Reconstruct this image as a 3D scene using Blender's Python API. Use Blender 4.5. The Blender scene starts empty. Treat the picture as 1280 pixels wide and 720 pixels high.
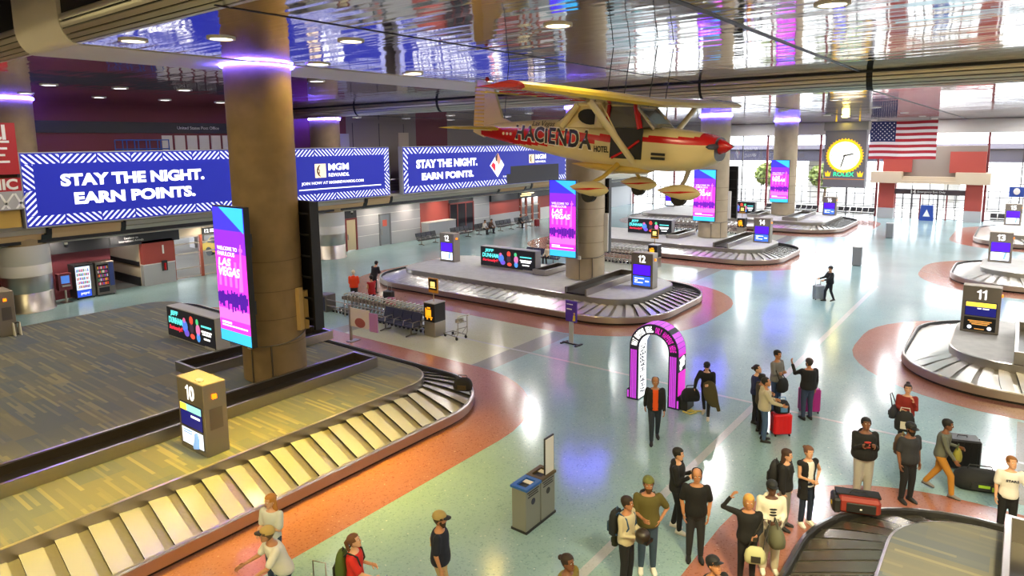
import bpy, bmesh, math, random
from mathutils import Vector, Matrix, Quaternion
RND = random.Random(11)
sc = bpy.context.scene
COL = sc.collection
PI = math.pi

# ------------------------------------------------------------------ materials
def lin(h):
    if isinstance(h, (tuple, list)):
        return tuple(h)
    h = h.lstrip('#')
    out = []
    for i in (0, 2, 4):
        c = int(h[i:i + 2], 16) / 255
        out.append(c / 12.92 if c <= .04045 else ((c + .055) / 1.055) ** 2.4)
    return tuple(out)

MATS = {}
def mat(name, c='#808080', rough=.5, metal=0., emit=None, es=0., spec=.5, speck=None, bump=None, alpha=None):
    """speck=(scale, amount): noise mottling of the colour; bump=(scale xyz, strength)"""
    if name in MATS:
        return MATS[name]
    m = bpy.data.materials.new(name)
    m.use_nodes = True
    nt = m.node_tree
    b = nt.nodes['Principled BSDF']
    b.inputs['Base Color'].default_value = (*lin(c), 1)
    b.inputs['Roughness'].default_value = rough
    b.inputs['Metallic'].default_value = metal
    b.inputs['Specular IOR Level'].default_value = spec
    if emit is not None:
        b.inputs['Emission Color'].default_value = (*lin(emit), 1)
        b.inputs['Emission Strength'].default_value = es
    co = None
    if speck or bump:
        co = nt.nodes.new('ShaderNodeTexCoord')
    if speck:
        n = nt.nodes.new('ShaderNodeTexNoise')
        n.inputs['Scale'].default_value = speck[0]
        n.inputs['Detail'].default_value = 4
        nt.links.new(co.outputs['Object'], n.inputs['Vector'])
        r = nt.nodes.new('ShaderNodeValToRGB')
        l = lin(c)
        a = speck[1]
        r.color_ramp.elements[0].position = .35
        r.color_ramp.elements[1].position = .65
        r.color_ramp.elements[0].color = (*[v * (1 - a) for v in l], 1)
        r.color_ramp.elements[1].color = (*[min(1, v * (1 + a)) for v in l], 1)
        nt.links.new(n.outputs['Fac'], r.inputs['Fac'])
        nt.links.new(r.outputs['Color'], b.inputs['Base Color'])
    if bump:
        mp = nt.nodes.new('ShaderNodeMapping')
        mp.inputs['Scale'].default_value = bump[0]
        nt.links.new(co.outputs['Object'], mp.inputs['Vector'])
        n2 = nt.nodes.new('ShaderNodeTexNoise')
        n2.inputs['Scale'].default_value = 1
        n2.inputs['Detail'].default_value = 2
        nt.links.new(mp.outputs['Vector'], n2.inputs['Vector'])
        bp = nt.nodes.new('ShaderNodeBump')
        bp.inputs['Strength'].default_value = bump[1]
        bp.inputs['Distance'].default_value = .02
        nt.links.new(n2.outputs['Fac'], bp.inputs['Height'])
        nt.links.new(bp.outputs['Normal'], b.inputs['Normal'])
    MATS[name] = m
    return m

def glow(name, c='#ffffff', s=1.0):
    return mat(name, c, .4, 0, c, s, .3)

# ------------------------------------------------------------------ mesh builder
class MB:
    def __init__(s):
        s.v = []; s.f = []; s.mi = []; s.ms = []; s.sm = []
        s.T = Matrix.Identity(4)
    def m(s, m):
        if m not in s.ms:
            s.ms.append(m)
        return s.ms.index(m)
    def add(s, vs, fs, m=None, smooth=False):
        o = len(s.v)
        s.v += [tuple(s.T @ Vector(p)) for p in vs]
        k = s.m(m) if m is not None else 0
        for f in fs:
            s.f.append(tuple(i + o for i in f)); s.mi.append(k); s.sm.append(smooth)
        return s
    def box(s, x0, x1, y0, y1, z0, z1, m=None):
        vs = [(x0, y0, z0), (x1, y0, z0), (x1, y1, z0), (x0, y1, z0), (x0, y0, z1), (x1, y0, z1), (x1, y1, z1), (x0, y1, z1)]
        return s.add(vs, [(3, 2, 1, 0), (4, 5, 6, 7), (0, 1, 5, 4), (1, 2, 6, 5), (2, 3, 7, 6), (3, 0, 4, 7)], m)
    def bbox(s, x0, x1, y0, y1, z0, z1, r, m=None):
        """box with chamfered edges"""
        vs = []
        for sx in (0, 1):
            for sy in (0, 1):
                for sz in (0, 1):
                    X = (x0, x1)[sx]; Y = (y0, y1)[sy]; Z = (z0, z1)[sz]
                    dx = r * (1 - 2 * sx); dy = r * (1 - 2 * sy); dz = r * (1 - 2 * sz)
                    vs += [(X, Y + dy, Z + dz), (X + dx, Y, Z + dz), (X + dx, Y + dy, Z)]
        bm = bmesh.new()
        for p in vs:
            bm.verts.new(p)
        bmesh.ops.convex_hull(bm, input=bm.verts)
        bm.verts.index_update()
        V = [tuple(p.co) for p in bm.verts]
        F = [[q.index for q in f.verts] for f in bm.faces]
        bm.free()
        return s.add(V, F, m)
    def prism(s, poly, z0, z1, m=None, mtop=None):
        n = len(poly)
        vs = [(p[0], p[1], z0) for p in poly] + [(p[0], p[1], z1) for p in poly]
        s.add(vs, [tuple(range(n))[::-1]] + [(i, (i + 1) % n, (i + 1) % n + n, i + n) for i in range(n)], m)
        return s.add([(p[0], p[1], z1) for p in poly], [tuple(range(n))], mtop or m)
    def extr(s, poly, axis, a, b, m=None, smooth=False):
        """polygon in the plane across `axis` extruded from a to b; axis 'x': poly=(y,z); 'y': poly=(x,z)"""
        n = len(poly)
        def P(p, t):
            return (t, p[0], p[1]) if axis == 'x' else (p[0], t, p[1]) if axis == 'y' else (p[0], p[1], t)
        vs = [P(p, a) for p in poly] + [P(p, b) for p in poly]
        s.add(vs, [tuple(range(n))[::-1], tuple(range(n, 2 * n))], m)
        return s.add(vs, [(i, (i + 1) % n, (i + 1) % n + n, i + n) for i in range(n)], m, smooth)
    def tube(s, pts, r, n=8, m=None, cap=True, flat=1.0):
        pts = [Vector(p) for p in pts]
        rs = r if isinstance(r, (list, tuple)) else [r] * len(pts)
        vs = []; fs = []
        prev = None
        for i, p in enumerate(pts):
            d = (pts[min(i + 1, len(pts) - 1)] - pts[max(i - 1, 0)])
            if d.length < 1e-9:
                d = Vector((0, 0, 1))
            d.normalize()
            if prev is None:
                u = d.orthogonal().normalized()
                if abs(d.z) < .9:
                    u = Vector((0, 0, 1)) - d * d.z; u.normalize()
            else:
                u = prev - d * prev.dot(d)
                u = u.normalized() if u.length > 1e-6 else d.orthogonal().normalized()
            prev = u
            w = d.cross(u)
            for k in range(n):
                a = 2 * PI * k / n
                vs.append(p + (u * math.cos(a) * flat + w * math.sin(a)) * rs[i])
        for i in range(len(pts) - 1):
            for k in range(n):
                k2 = (k + 1) % n
                fs.append((i * n + k, i * n + k2, (i + 1) * n + k2, (i + 1) * n + k))
        s.add(vs, fs, m, True)
        if cap:
            L = (len(pts) - 1) * n
            s.add(vs[:n], [tuple(range(n))[::-1]], m)
            s.add(vs[L:L + n], [tuple(range(n))], m)
        return s
    def lathe(s, prof, n=24, m=None, c=(0, 0, 0), smooth=True, sx=1., sy=1.):
        vs = []; fs = []
        for r, z in prof:
            for k in range(n):
                a = 2 * PI * k / n
                vs.append((c[0] + r * sx * math.cos(a), c[1] + r * sy * math.sin(a), c[2] + z))
        for i in range(len(prof) - 1):
            for k in range(n):
                k2 = (k + 1) % n
                fs.append((i * n + k, i * n + k2, (i + 1) * n + k2, (i + 1) * n + k))
        s.add(vs, fs, m, smooth)
        s.add(vs[:n], [tuple(range(n))[::-1]], m)
        return s.add(vs[-n:], [tuple(range(n))], m)
    def sph(s, c, r, nu=12, nv=8, m=None):
        if not isinstance(r, (tuple, list)):
            r = (r, r, r)
        vs = [(c[0], c[1], c[2] - r[2])]
        for j in range(1, nv):
            t = PI * j / nv - PI / 2
            for i in range(nu):
                a = 2 * PI * i / nu
                vs.append((c[0] + r[0] * math.cos(t) * math.cos(a), c[1] + r[1] * math.cos(t) * math.sin(a), c[2] + r[2] * math.sin(t)))
        vs.append((c[0], c[1], c[2] + r[2]))
        fs = []
        for i in range(nu):
            i2 = (i + 1) % nu
            fs.append((0, 1 + i2, 1 + i))
            for j in range(nv - 2):
                a = 1 + j * nu
                fs.append((a + i, a + i2, a + nu + i2, a + nu + i))
            a = 1 + (nv - 2) * nu
            fs.append((a + i, a + i2, len(vs) - 1))
        return s.add(vs, fs, m, True)
    def quad(s, a, b, c, d, m=None):
        return s.add([a, b, c, d], [(0, 1, 2, 3)], m)
    def loft(s, rings, m=None, cap=True, smooth=True):
        n = len(rings[0]); vs = [p for r in rings for p in r]; fs = []
        for i in range(len(rings) - 1):
            for k in range(n):
                k2 = (k + 1) % n
                fs.append((i * n + k, i * n + k2, (i + 1) * n + k2, (i + 1) * n + k))
        s.add(vs, fs, m, smooth)
        if cap:
            s.add(rings[0], [tuple(range(n))[::-1]], m); s.add(rings[-1], [tuple(range(n))], m)
        return s
    def mesh(s, name, mats=None):
        me = bpy.data.meshes.new(name)
        me.from_pydata(s.v, [], s.f)
        for m in (s.ms or mats or []):
            me.materials.append(m)
        me.polygons.foreach_set('material_index', s.mi)
        me.polygons.foreach_set('use_smooth', s.sm)
        me.update()
        return me
    def obj(s, name, parent=None, loc=None, rot=None):
        return link(name, s.mesh(name), parent, loc, rot)

def link(name, data, parent=None, loc=None, rot=None):
    o = bpy.data.objects.new(name, data)
    COL.objects.link(o)
    if parent is not None:
        o.parent = parent
    if loc is not None:
        o.location = loc
    if rot is not None:
        o.rotation_euler = rot
    return o

def tag(o, label, cat, group=None, kind=None):
    if label: o['label'] = label
    if cat: o['category'] = cat
    if group: o['group'] = group
    if kind: o['kind'] = kind
    return o
def thing(name, label, cat, loc=(0, 0, 0), rz=0., group=None):
    o = bpy.data.objects.new(name, None)
    COL.objects.link(o)
    o.location = loc; o.rotation_euler = (0, 0, rz)
    o.empty_display_size = .2
    return tag(o, label, cat, group)
def struct(name, mb, loc=None):
    o = mb.obj(name, None, loc)
    o['kind'] = 'structure'
    return o
def dup(root, loc, rz=None, label=None, group=None):
    def cp(o, par):
        c = o.copy(); COL.objects.link(c)
        if par is not None:
            c.parent = par
        for ch in o.children:
            cp(ch, c)
        return c
    r = cp(root, None)
    r.location = loc
    if rz is not None:
        r.rotation_euler = (0, 0, rz)
    if label: r['label'] = label
    if group: r['group'] = group
    return r

# ------------------------------------------------------------------ lettering
def text_mesh(s, size, bold=0., ext=.004, align='CENTER', space=1.0, width=1.0, shear=0., line=1.0):
    cu = bpy.data.curves.new('lettering', 'FONT')
    cu.body = s; cu.size = size; cu.offset = bold * size; cu.extrude = ext
    cu.align_x = align; cu.align_y = 'CENTER'; cu.space_character = space; cu.shear = shear
    cu.space_line = line; cu.resolution_u = 3
    t = bpy.data.objects.new('tmp_text', cu)
    COL.objects.link(t)
    dg = bpy.context.evaluated_depsgraph_get()
    me = bpy.data.meshes.new_from_object(t.evaluated_get(dg))
    bpy.data.objects.remove(t)
    bpy.data.curves.remove(cu)
    if width != 1.0:
        for v in me.vertices:
            v.co.x *= width
    return me
FACE = {'-y': (PI / 2, 0, 0), '+x': (PI / 2, 0, PI / 2), '+y': (PI / 2, 0, PI), '-x': (PI / 2, 0, -PI / 2), 'up': (0, 0, 0)}
def text(parent, s, loc, size, face='-y', m=None, name='lettering', fit=None, fith=None, rot=None, **k):
    """fit: total width wanted; fith: cap height wanted"""
    me = text_mesh(s, size, **k)
    if fit or fith:
        xs = [v.co.x for v in me.vertices]; ys = [v.co.y for v in me.vertices]
        w = max(xs) - min(xs); h = max(ys) - min(ys); cx = (max(xs) + min(xs)) / 2; cy = (max(ys) + min(ys)) / 2
        fx = fit / w if fit else None; fy = fith / h if fith else None
        fx = fx or fy; fy = fy or fx
        for v in me.vertices:
            v.co.x = (v.co.x - cx) * fx; v.co.y = (v.co.y - cy) * fy
    me.materials.clear()
    me.materials.append(m)
    return link(name, me, parent, loc, rot or FACE[face])

def clip(poly, x0, x1, y0, y1):
    for ax, lim, sg in ((0, x0, 1), (0, x1, -1), (1, y0, 1), (1, y1, -1)):
        out = []
        for i in range(len(poly)):
            a = poly[i]; b = poly[(i + 1) % len(poly)]
            da = (a[ax] - lim) * sg; db = (b[ax] - lim) * sg
            if da >= 0: out.append(a)
            if (da >= 0) != (db >= 0):
                t = da / (da - db)
                out.append((a[0] + (b[0] - a[0]) * t, a[1] + (b[1] - a[1]) * t))
        poly = out
        if len(poly) < 3:
            return []
    return poly

# ------------------------------------------------------------------ outlines
def rrect(x0, x1, y0, y1, r, d=0., arc=10, step=.5):
    """rounded rectangle inset by d (same corner centres), counter-clockwise, same point count for every d"""
    cs = [(x1 - r, y0 + r, -90), (x1 - r, y1 - r, 0), (x0 + r, y1 - r, 90), (x0 + r, y0 + r, 180)]
    q = r - d
    pts = []
    for i, (cx, cy, a0) in enumerate(cs):
        for k in range(arc + 1):
            a = math.radians(a0 + 90 * k / arc)
            pts.append((cx + q * math.cos(a), cy + q * math.sin(a)))
        nx, ny, na = cs[(i + 1) % 4]
        a = math.radians(a0 + 90)
        s = (cx + q * math.cos(a), cy + q * math.sin(a))
        e = (nx + q * math.cos(math.radians(na)), ny + q * math.sin(math.radians(na)))
        L = math.hypot(nx - cx, ny - cy)
        n = max(1, int(L / step))
        for k in range(1, n):
            pts.append((s[0] + (e[0] - s[0]) * k / n, s[1] + (e[1] - s[1]) * k / n))
    return pts

def rr2(x0, x1, y0, y1, r, nx, ny, arc=14):
    """rounded rectangle with a fixed point count, counter-clockwise"""
    cs = [(x1 - r, y0 + r, -90, ny), (x1 - r, y1 - r, 0, nx), (x0 + r, y1 - r, 90, ny), (x0 + r, y0 + r, 180, nx)]
    pts = []
    for i, (cx, cy, a0, n) in enumerate(cs):
        for k in range(arc + 1):
            a = math.radians(a0 + 90 * k / arc)
            pts.append((cx + r * math.cos(a), cy + r * math.sin(a)))
        q = cs[(i + 1) % 4]
        a = math.radians(q[2])
        s = pts[-1]; e = (q[0] + r * math.cos(a), q[1] + r * math.sin(a))
        for k in range(1, n):
            pts.append((s[0] + (e[0] - s[0]) * k / n, s[1] + (e[1] - s[1]) * k / n))
    return pts
# ------------------------------------------------------------------ camera
cam = bpy.data.cameras.new('camera')
cam.sensor_width = 36; cam.lens = 833.8 / 1280 * 36; cam.shift_y = -(360 - 296.9) / 1280
cam.clip_end = 400; cam.clip_start = .1
co = bpy.data.objects.new('camera', cam); COL.objects.link(co)
_y, _p, _r = (math.radians(a) for a in (-37.568, 8.087, -.6407))
_fw = Vector((math.sin(_y) * math.cos(_p), math.cos(_y) * math.cos(_p), -math.sin(_p)))
_rt = _fw.cross(Vector((0, 0, 1))).normalized(); _up = _rt.cross(_fw)
_x = _rt * math.cos(_r) + _up * math.sin(_r); _u = -_rt * math.sin(_r) + _up * math.cos(_r)
co.matrix_world = Matrix(((_x.x, _u.x, -_fw.x, 0), (_x.y, _u.y, -_fw.y, 0), (_x.z, _u.z, -_fw.z, 7.9), (0, 0, 0, 1)))
sc.camera = co

# ------------------------------------------------------------------ special materials
def nodes_mat(name):
    m = bpy.data.materials.new(name); m.use_nodes = True
    MATS[name] = m
    return m, m.node_tree, m.node_tree.nodes['Principled BSDF']
def N(nt, t, **k):
    n = nt.nodes.new(t)
    for a, v in k.items():
        if a in n.inputs: n.inputs[a].default_value = v
        else: setattr(n, a, v)
    return n
def ramp(nt, src, stops):
    r = nt.nodes.new('ShaderNodeValToRGB')
    e = r.color_ramp.elements
    while len(e) < len(stops): e.new(.5)
    for q, (p, c) in zip(e, stops):
        q.position = p; q.color = (*lin(c), 1)
    nt.links.new(src, r.inputs['Fac'])
    return r.outputs['Color']

def terrazzo(name, base, dark, light, rough=.16):
    m, nt, b = nodes_mat(name)
    tc = N(nt, 'ShaderNodeTexCoord')
    v = N(nt, 'ShaderNodeTexVoronoi', Scale=34.0)
    nt.links.new(tc.outputs['Object'], v.inputs['Vector'])
    c = ramp(nt, v.outputs['Color'], [(0, dark), (.3, base), (.9, base), (.98, light)])
    n = N(nt, 'ShaderNodeTexNoise', Scale=.35, Detail=3.0)
    nt.links.new(tc.outputs['Object'], n.inputs['Vector'])
    mx = N(nt, 'ShaderNodeMix', data_type='RGBA', blend_type='MULTIPLY')
    mx.inputs['Factor'].default_value = .5
    nt.links.new(c, mx.inputs['A'])
    nt.links.new(ramp(nt, n.outputs['Fac'], [(.3, '#d8d8d8'), (.7, '#ffffff')]), mx.inputs['B'])
    nt.links.new(mx.outputs['Result'], b.inputs['Base Color'])
    b.inputs['Roughness'].default_value = rough
    b.inputs['Specular IOR Level'].default_value = .8
    return m
M_FLOOR = terrazzo('teal_terrazzo', '#9cbbbd', '#7d9c9f', '#cfdede')
M_RED = terrazzo('red_terrazzo', '#b07460', '#8c523e', '#d8a68c')
M_CREAM = terrazzo('cream_terrazzo', '#c8cbb4', '#b4b69c', '#dfe2d0')
M_GREY = terrazzo('grey_terrazzo', '#9a9b98', '#858683', '#b4b4b0')
M_LINE = terrazzo('white_terrazzo', '#c4c8cf', '#b4b8be', '#dfe2e6')

def carpet(name, base, c2, streak):
    """carpet tiles with thin straight streaks along x"""
    m, nt, b = nodes_mat(name)
    L = nt.links.new
    tc = N(nt, 'ShaderNodeTexCoord'); sp = N(nt, 'ShaderNodeSeparateXYZ'); L(tc.outputs['Object'], sp.inputs[0])
    def M(op, a, v=None):
        q = N(nt, 'ShaderNodeMath', operation=op)
        for i, z in ((0, a), (1, v)):
            if z is None: continue
            if isinstance(z, (int, float)): q.inputs[i].default_value = z
            else: L(z, q.inputs[i])
        return q.outputs[0]
    def cells(fy, fx, k):
        row = M('FLOOR', M('MULTIPLY', sp.outputs['Y'], fy))
        r0 = N(nt, 'ShaderNodeTexWhiteNoise', noise_dimensions='1D'); L(row, r0.inputs['W'])
        pc = M('FLOOR', M('ADD', M('MULTIPLY', sp.outputs['X'], fx), M('MULTIPLY', r0.outputs['Value'], k)))
        cb = N(nt, 'ShaderNodeCombineXYZ'); L(row, cb.inputs[0]); L(pc, cb.inputs[1])
        r1 = N(nt, 'ShaderNodeTexWhiteNoise', noise_dimensions='2D'); L(cb.outputs[0], r1.inputs['Vector'])
        return r1.outputs['Value']
    c = ramp(nt, cells(2.0, .8, 7.), [(.0, base), (.5, c2), (1., base)])
    s = ramp(nt, cells(13., .75, 9.), [(.55, '#000000'), (.75, '#505050'), (1., '#b0b0b0')])
    mx = N(nt, 'ShaderNodeMix', data_type='RGBA')
    L(s, mx.inputs['Factor']); L(c, mx.inputs['A'])
    mx.inputs['B'].default_value = (*lin(streak), 1)
    L(mx.outputs['Result'], b.inputs['Base Color'])
    b.inputs['Roughness'].default_value = .95; b.inputs['Specular IOR Level'].default_value = .1
    return m
M_CARPET = carpet('striped_carpet', '#77756a', '#666c72', '#aaa27c')
M_PLAT = mat('grey_deck', '#cfccc5', .8, speck=(3, .06))

def slat_metal(name, c, rough=.1, tilt=.03, wob=.02):
    """polished slats running along x: every slat hangs at its own slight tilt"""
    m, nt, b = nodes_mat(name)
    L = nt.links.new
    tc = N(nt, 'ShaderNodeTexCoord'); sp = N(nt, 'ShaderNodeSeparateXYZ'); L(tc.outputs['Object'], sp.inputs[0])
    def M(op, a, v=None):
        q = N(nt, 'ShaderNodeMath', operation=op)
        for i, z in ((0, a), (1, v)):
            if z is None: continue
            if isinstance(z, (int, float)): q.inputs[i].default_value = z
            else: L(z, q.inputs[i])
        return q.outputs[0]
    row = M('FLOOR', M('MULTIPLY', sp.outputs['Y'], 7.5))
    r0 = N(nt, 'ShaderNodeTexWhiteNoise', noise_dimensions='1D'); L(row, r0.inputs['W'])
    pc = M('FLOOR', M('ADD', M('MULTIPLY', sp.outputs['X'], .33), M('MULTIPLY', r0.outputs['Value'], 9.)))
    cb = N(nt, 'ShaderNodeCombineXYZ'); L(row, cb.inputs[0]); L(pc, cb.inputs[1])
    r1 = N(nt, 'ShaderNodeTexWhiteNoise', noise_dimensions='2D'); L(cb.outputs[0], r1.inputs['Vector'])
    mp = N(nt, 'ShaderNodeMapping'); mp.inputs['Scale'].default_value = (.5, 6, 1); L(tc.outputs['Object'], mp.inputs['Vector'])
    n = N(nt, 'ShaderNodeTexNoise', Scale=1.0, Detail=2.0); L(mp.outputs['Vector'], n.inputs['Vector'])
    mp2 = N(nt, 'ShaderNodeMapping'); mp2.inputs['Scale'].default_value = (.9, .45, 1); L(tc.outputs['Object'], mp2.inputs['Vector'])
    n2 = N(nt, 'ShaderNodeTexNoise', Scale=1.0, Detail=1.0); L(mp2.outputs['Vector'], n2.inputs['Vector'])
    ty = M('ADD', M('MULTIPLY', M('SUBTRACT', r1.outputs['Value'], .5), tilt), M('MULTIPLY', M('SUBTRACT', n.outputs['Fac'], .5), tilt * 1.6))
    tx = M('MULTIPLY', M('SUBTRACT', n2.outputs['Fac'], .5), wob)
    cn = N(nt, 'ShaderNodeCombineXYZ'); L(tx, cn.inputs[0]); L(ty, cn.inputs[1]); cn.inputs[2].default_value = -1
    nv = N(nt, 'ShaderNodeVectorMath', operation='NORMALIZE'); L(cn.outputs[0], nv.inputs[0]); L(nv.outputs[0], b.inputs['Normal'])
    fr = M('FRACT', M('MULTIPLY', sp.outputs['Y'], 7.5))
    l = lin(c)
    L(ramp(nt, fr, [(.0, tuple(v * .45 for v in l)), (.07, l), (.95, l)]), b.inputs['Base Color'])
    b.inputs['Metallic'].default_value = 1; b.inputs['Roughness'].default_value = rough
    return m
M_CEIL = slat_metal('mirror_slats', '#e2e0e2', .06, .034, .03)
M_ROLL = mat('rolled_slats', '#dcd6c8', .3, .75)
M_CEILD = mat('brown_slats', '#5b473c', .35, .6)
M_STEEL = mat('brushed_steel', '#b2aba2', .3, 1.0, bump=((2, 2, 60), .12))
M_STEELD = mat('dark_steel', '#7c756e', .32, .9)
M_CLAD = mat('column_cladding', '#c3bfb8', .25, 1.0)
M_BLACK = mat('black', '#0c0c0e', .45)
M_DARK = mat('charcoal', '#26262a', .5)
M_WHITE = mat('white_paint', '#e6e2dc', .5)
M_CREAMP = mat('cream_paint', '#ece6dc', .5)
M_CONC = mat('concrete', '#96805e', .7, speck=(1.6, .1))
M_MAROON = mat('maroon_wall', '#75303a', .6)
M_REDW = mat('red_wall', '#a2443a', .6)
M_TAUPE = mat('taupe_wall', '#8d8178', .6)
M_BEIGE = mat('beige_wall', '#cdbda4', .6)
M_LGREY = mat('light_grey_wall', '#b2b0b2', .45)
M_MGREY = mat('mid_grey', '#807e80', .5)
M_SLATG = mat('fascia_slats', '#aea898', .4, .3)
M_TAN = mat('tan_panel', '#bf9d70', .5)
M_WTXT = glow('white_lettering', '#ffffff', 1.0)
M_WPAINT = mat('white_letter_paint', '#f4f2ee', .5)
M_NAVY = mat('navy_vinyl', '#23243f', .5)

# ------------------------------------------------------------------ floor
F = MB(); F.box(-40, 26, -8, 77, -.12, 0, M_FLOOR); struct('floor', F)
def inlay(i, poly, m, h=.003):
    b = MB(); b.prism(poly, .0, h, m); struct('floor_inlay_%d' % i, b)
inlay(1, rrect(-33, -10.65, -7.9, 17.4, 4.2), M_RED)
inlay(2, rrect(-31.8, -10.6, 22.7, 35.2, 5), M_RED)
inlay(3, rrect(-31.8, -10.2, 40.0, 53, 5), M_RED)
inlay(4, rrect(-33, -10.3, 57.4, 74.2, 5), M_RED)
inlay(5, rrect(-4.45, 25, -7.9, 16.9, 4.2), M_RED)
inlay(6, rrect(-4.75, 25, 22.9, 34.6, 5), M_RED)
inlay(7, rrect(-4.6, 25, 40.6, 52.8, 5), M_RED)
inlay(8, rrect(-4.4, 25, 57.6, 74, 5), M_RED)
def rect(x0, x1, y0, y1): return [(x0, y0), (x1, y0), (x1, y1), (x0, y1)]
k = 9
for y0, y1 in ((17.4, 22.7), (35.2, 40.0), (53, 57.4)):
    inlay(k, rect(-22.4, -15.3, y0, y1), M_CREAM, .002); k += 1
    inlay(k, rect(-15.3, -14.4, y0, y1), M_GREY, .002); k += 1
    inlay(k, rect(-23.3, -22.4, y0, y1), M_GREY, .002); k += 1
    inlay(k, rect(.35, 1.6, y0, y1), M_GREY, .002); k += 1
inlay(k, rect(-6.03, -5.83, -7.9, 40), M_LINE, .005); k += 1
inlay(k, rect(-26, 25, 19.69, 19.81), M_LINE, .004); k += 1

# ------------------------------------------------------------------ ceilings
ZC, ZC2 = 10.24, 9.65
b = MB(); b.box(-41, 27, -9, 79, 12.6, 12.8, M_BLACK); struct('ceiling_void', b)
def bay(name, x0, x1, y0, y1, z, m, ra=.36, rb=.62, n=6, back=M_BLACK):
    """flat slatted soffit with a rolled edge towards -y made of separate slats"""
    b = MB()
    b.box(x0, x1, y0, y1, z, z + .06, m)
    for i in range(n):
        a0 = PI / 2 * i / n + .015; a1 = PI / 2 * (i + 1) / n - .05
        pr = []
        for q in (0, .5, 1):
            a = a0 + (a1 - a0) * q
            pr.append((y0 - ra * math.sin(a), z + rb - rb * math.cos(a)))
        pi = [(p[0] + .02, p[1] + .03) for p in pr[::-1]]
        b.extr(pr + pi, 'x', x0, x1, M_ROLL)
    b.box(x0, x1, y0 - ra + .07, y0 + .02, z + .3, z + 2.2, back)
    b.box(x0, x1, y0 - .16, y0 + .02, z + .08, z + .3, back)
    struct(name, b)
bay('ceiling_main', -17.4, 26, 6.46, 26.4, ZC, M_CEIL)
bay('ceiling_side', -40.3, -20.2, 6.46, 26.4, ZC, M_CEIL)
bay('ceiling_far', -40.3, 26, 27.5, 76.9, ZC2, M_CEIL)
b = MB(); b.box(-40.3, 26, -8, 4.4, 11.3, 11.4, M_CEILD); struct('ceiling_near', b)
b = MB(); b.box(-41, 26.4, 26.4, 26.5, ZC - .05, 12.6, M_BLACK); struct('ceiling_slot_trim', b)
# cream soffit beam along the column line, rolled up at its near end
b = MB()
prof = [(26.4, ZC - .02), (6.46, ZC - .02)] + [(6.46 - .38 * math.sin(a), ZC - .02 + .66 - .66 * math.cos(a)) for a in [PI / 2 * i / 8 for i in range(1, 9)]] + [(6.08, 12.5), (26.4, 12.5)]
b.extr(prof, 'x', -20.2, -17.4, M_CREAMP, True); struct('ceiling_beam', b)
b = MB(); b.box(-40.3, -20.2, 4.4, 4.6, 10.9, 12.6, M_CREAMP); b.box(-20.2, 26, 4.4, 4.6, 10.9, 12.6, M_CREAMP); struct('ceiling_upstand', b)
b = MB()
for x, w in ((-11.0, .05), (-4.9, .13), (1.3, .06), (7.5, .13), (13.7, .06)):
    b.box(x - w / 2, x + w / 2, 6.2, 26.4, ZC - .012, ZC + .01, M_BLACK)
struct('ceiling_groove_near', b)
b = MB()
for x, w in ((-33, .06), (-26, .08), (-11.0, .05), (-4.7, .1), (1.3, .06), (7.5, .1)):
    b.box(x - w / 2, x + w / 2, 27.5, 76.9, ZC2 - .012, ZC2 + .01, M_BLACK)
    pr = [(27.5 - .385 * math.sin(a), ZC2 + .62 - .645 * math.cos(a)) for a in [PI / 2 * i / 8 for i in range(9)]]
    b.extr(pr + [(p[0] + .06, p[1] + .06) for p in pr[::-1]], 'x', x - w, x + w, M_BLACK)
struct('ceiling_groove_far', b)

# ------------------------------------------------------------------ outer walls
b = MB(); b.box(-41, 27, -8.2, -8, 0, 12.6, M_BEIGE); struct('wall_back', b)
b = MB(); b.box(26, 26.3, -8, 77, 0, 12.6, M_BEIGE); struct('wall_right', b)
# end wall: header strip, mullions, glass
b = MB(); b.box(-41, 26.3, 76.7, 77.3, 8.35, 12.6, M_TAUPE); b.box(-41, 26.3, 76.2, 76.7, 8.35, 9.62, mat('end_header', '#b9b4b0', .5)); struct('wall_end', b)
M_MULR = mat('mullion_red', '#7b3034', .5); M_MULD = mat('mullion_dark', '#3a3438', .5)
def pane_mat():
    m = bpy.data.materials.new('window_glass'); m.use_nodes = True
    nt = m.node_tree; nt.nodes.remove(nt.nodes['Principled BSDF'])
    o = nt.nodes['Material Output']
    t = N(nt, 'ShaderNodeBsdfTransparent'); t.inputs['Color'].default_value = (.93, .95, .96, 1)
    g = N(nt, 'ShaderNodeBsdfGlossy'); g.inputs['Roughness'].default_value = .02
    f = N(nt, 'ShaderNodeMixShader'); f.inputs['Fac'].default_value = .06
    nt.links.new(t.outputs[0], f.inputs[1]); nt.links.new(g.outputs[0], f.inputs[2]); nt.links.new(f.outputs[0], o.inputs['Surface'])
    MATS['window_glass'] = m
    return m
M_GLASS = pane_mat()
def glazing(i, x0, x1, zt=8.35, step=2.66, y=77.):
    fr = MB()
    n = max(1, round((x1 - x0) / step))
    for k in range(n + 1):
        x = x0 + (x1 - x0) * k / n
        w, mm = (.1, M_MULR) if k % 2 == 0 else (.045, M_MULD)
        fr.box(x - w, x + w, y - .12, y + .08, 0, zt, mm)
    for z in (.12, 1.0, 2.3, 3.6, 5.1, 6.7, 8.3):
        fr.box(x0, x1, y - .05, y + .05, z - .035, z + .035, M_MULD)
    o = struct('window_%d' % i, fr)
    g = MB(); g.box(x0, x1, y - .008, y + .008, 0, zt, M_GLASS)
    g.obj('window_pane', o)
glazing(1, -39.6, -12.0); glazing(2, -2.9, 26)

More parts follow.
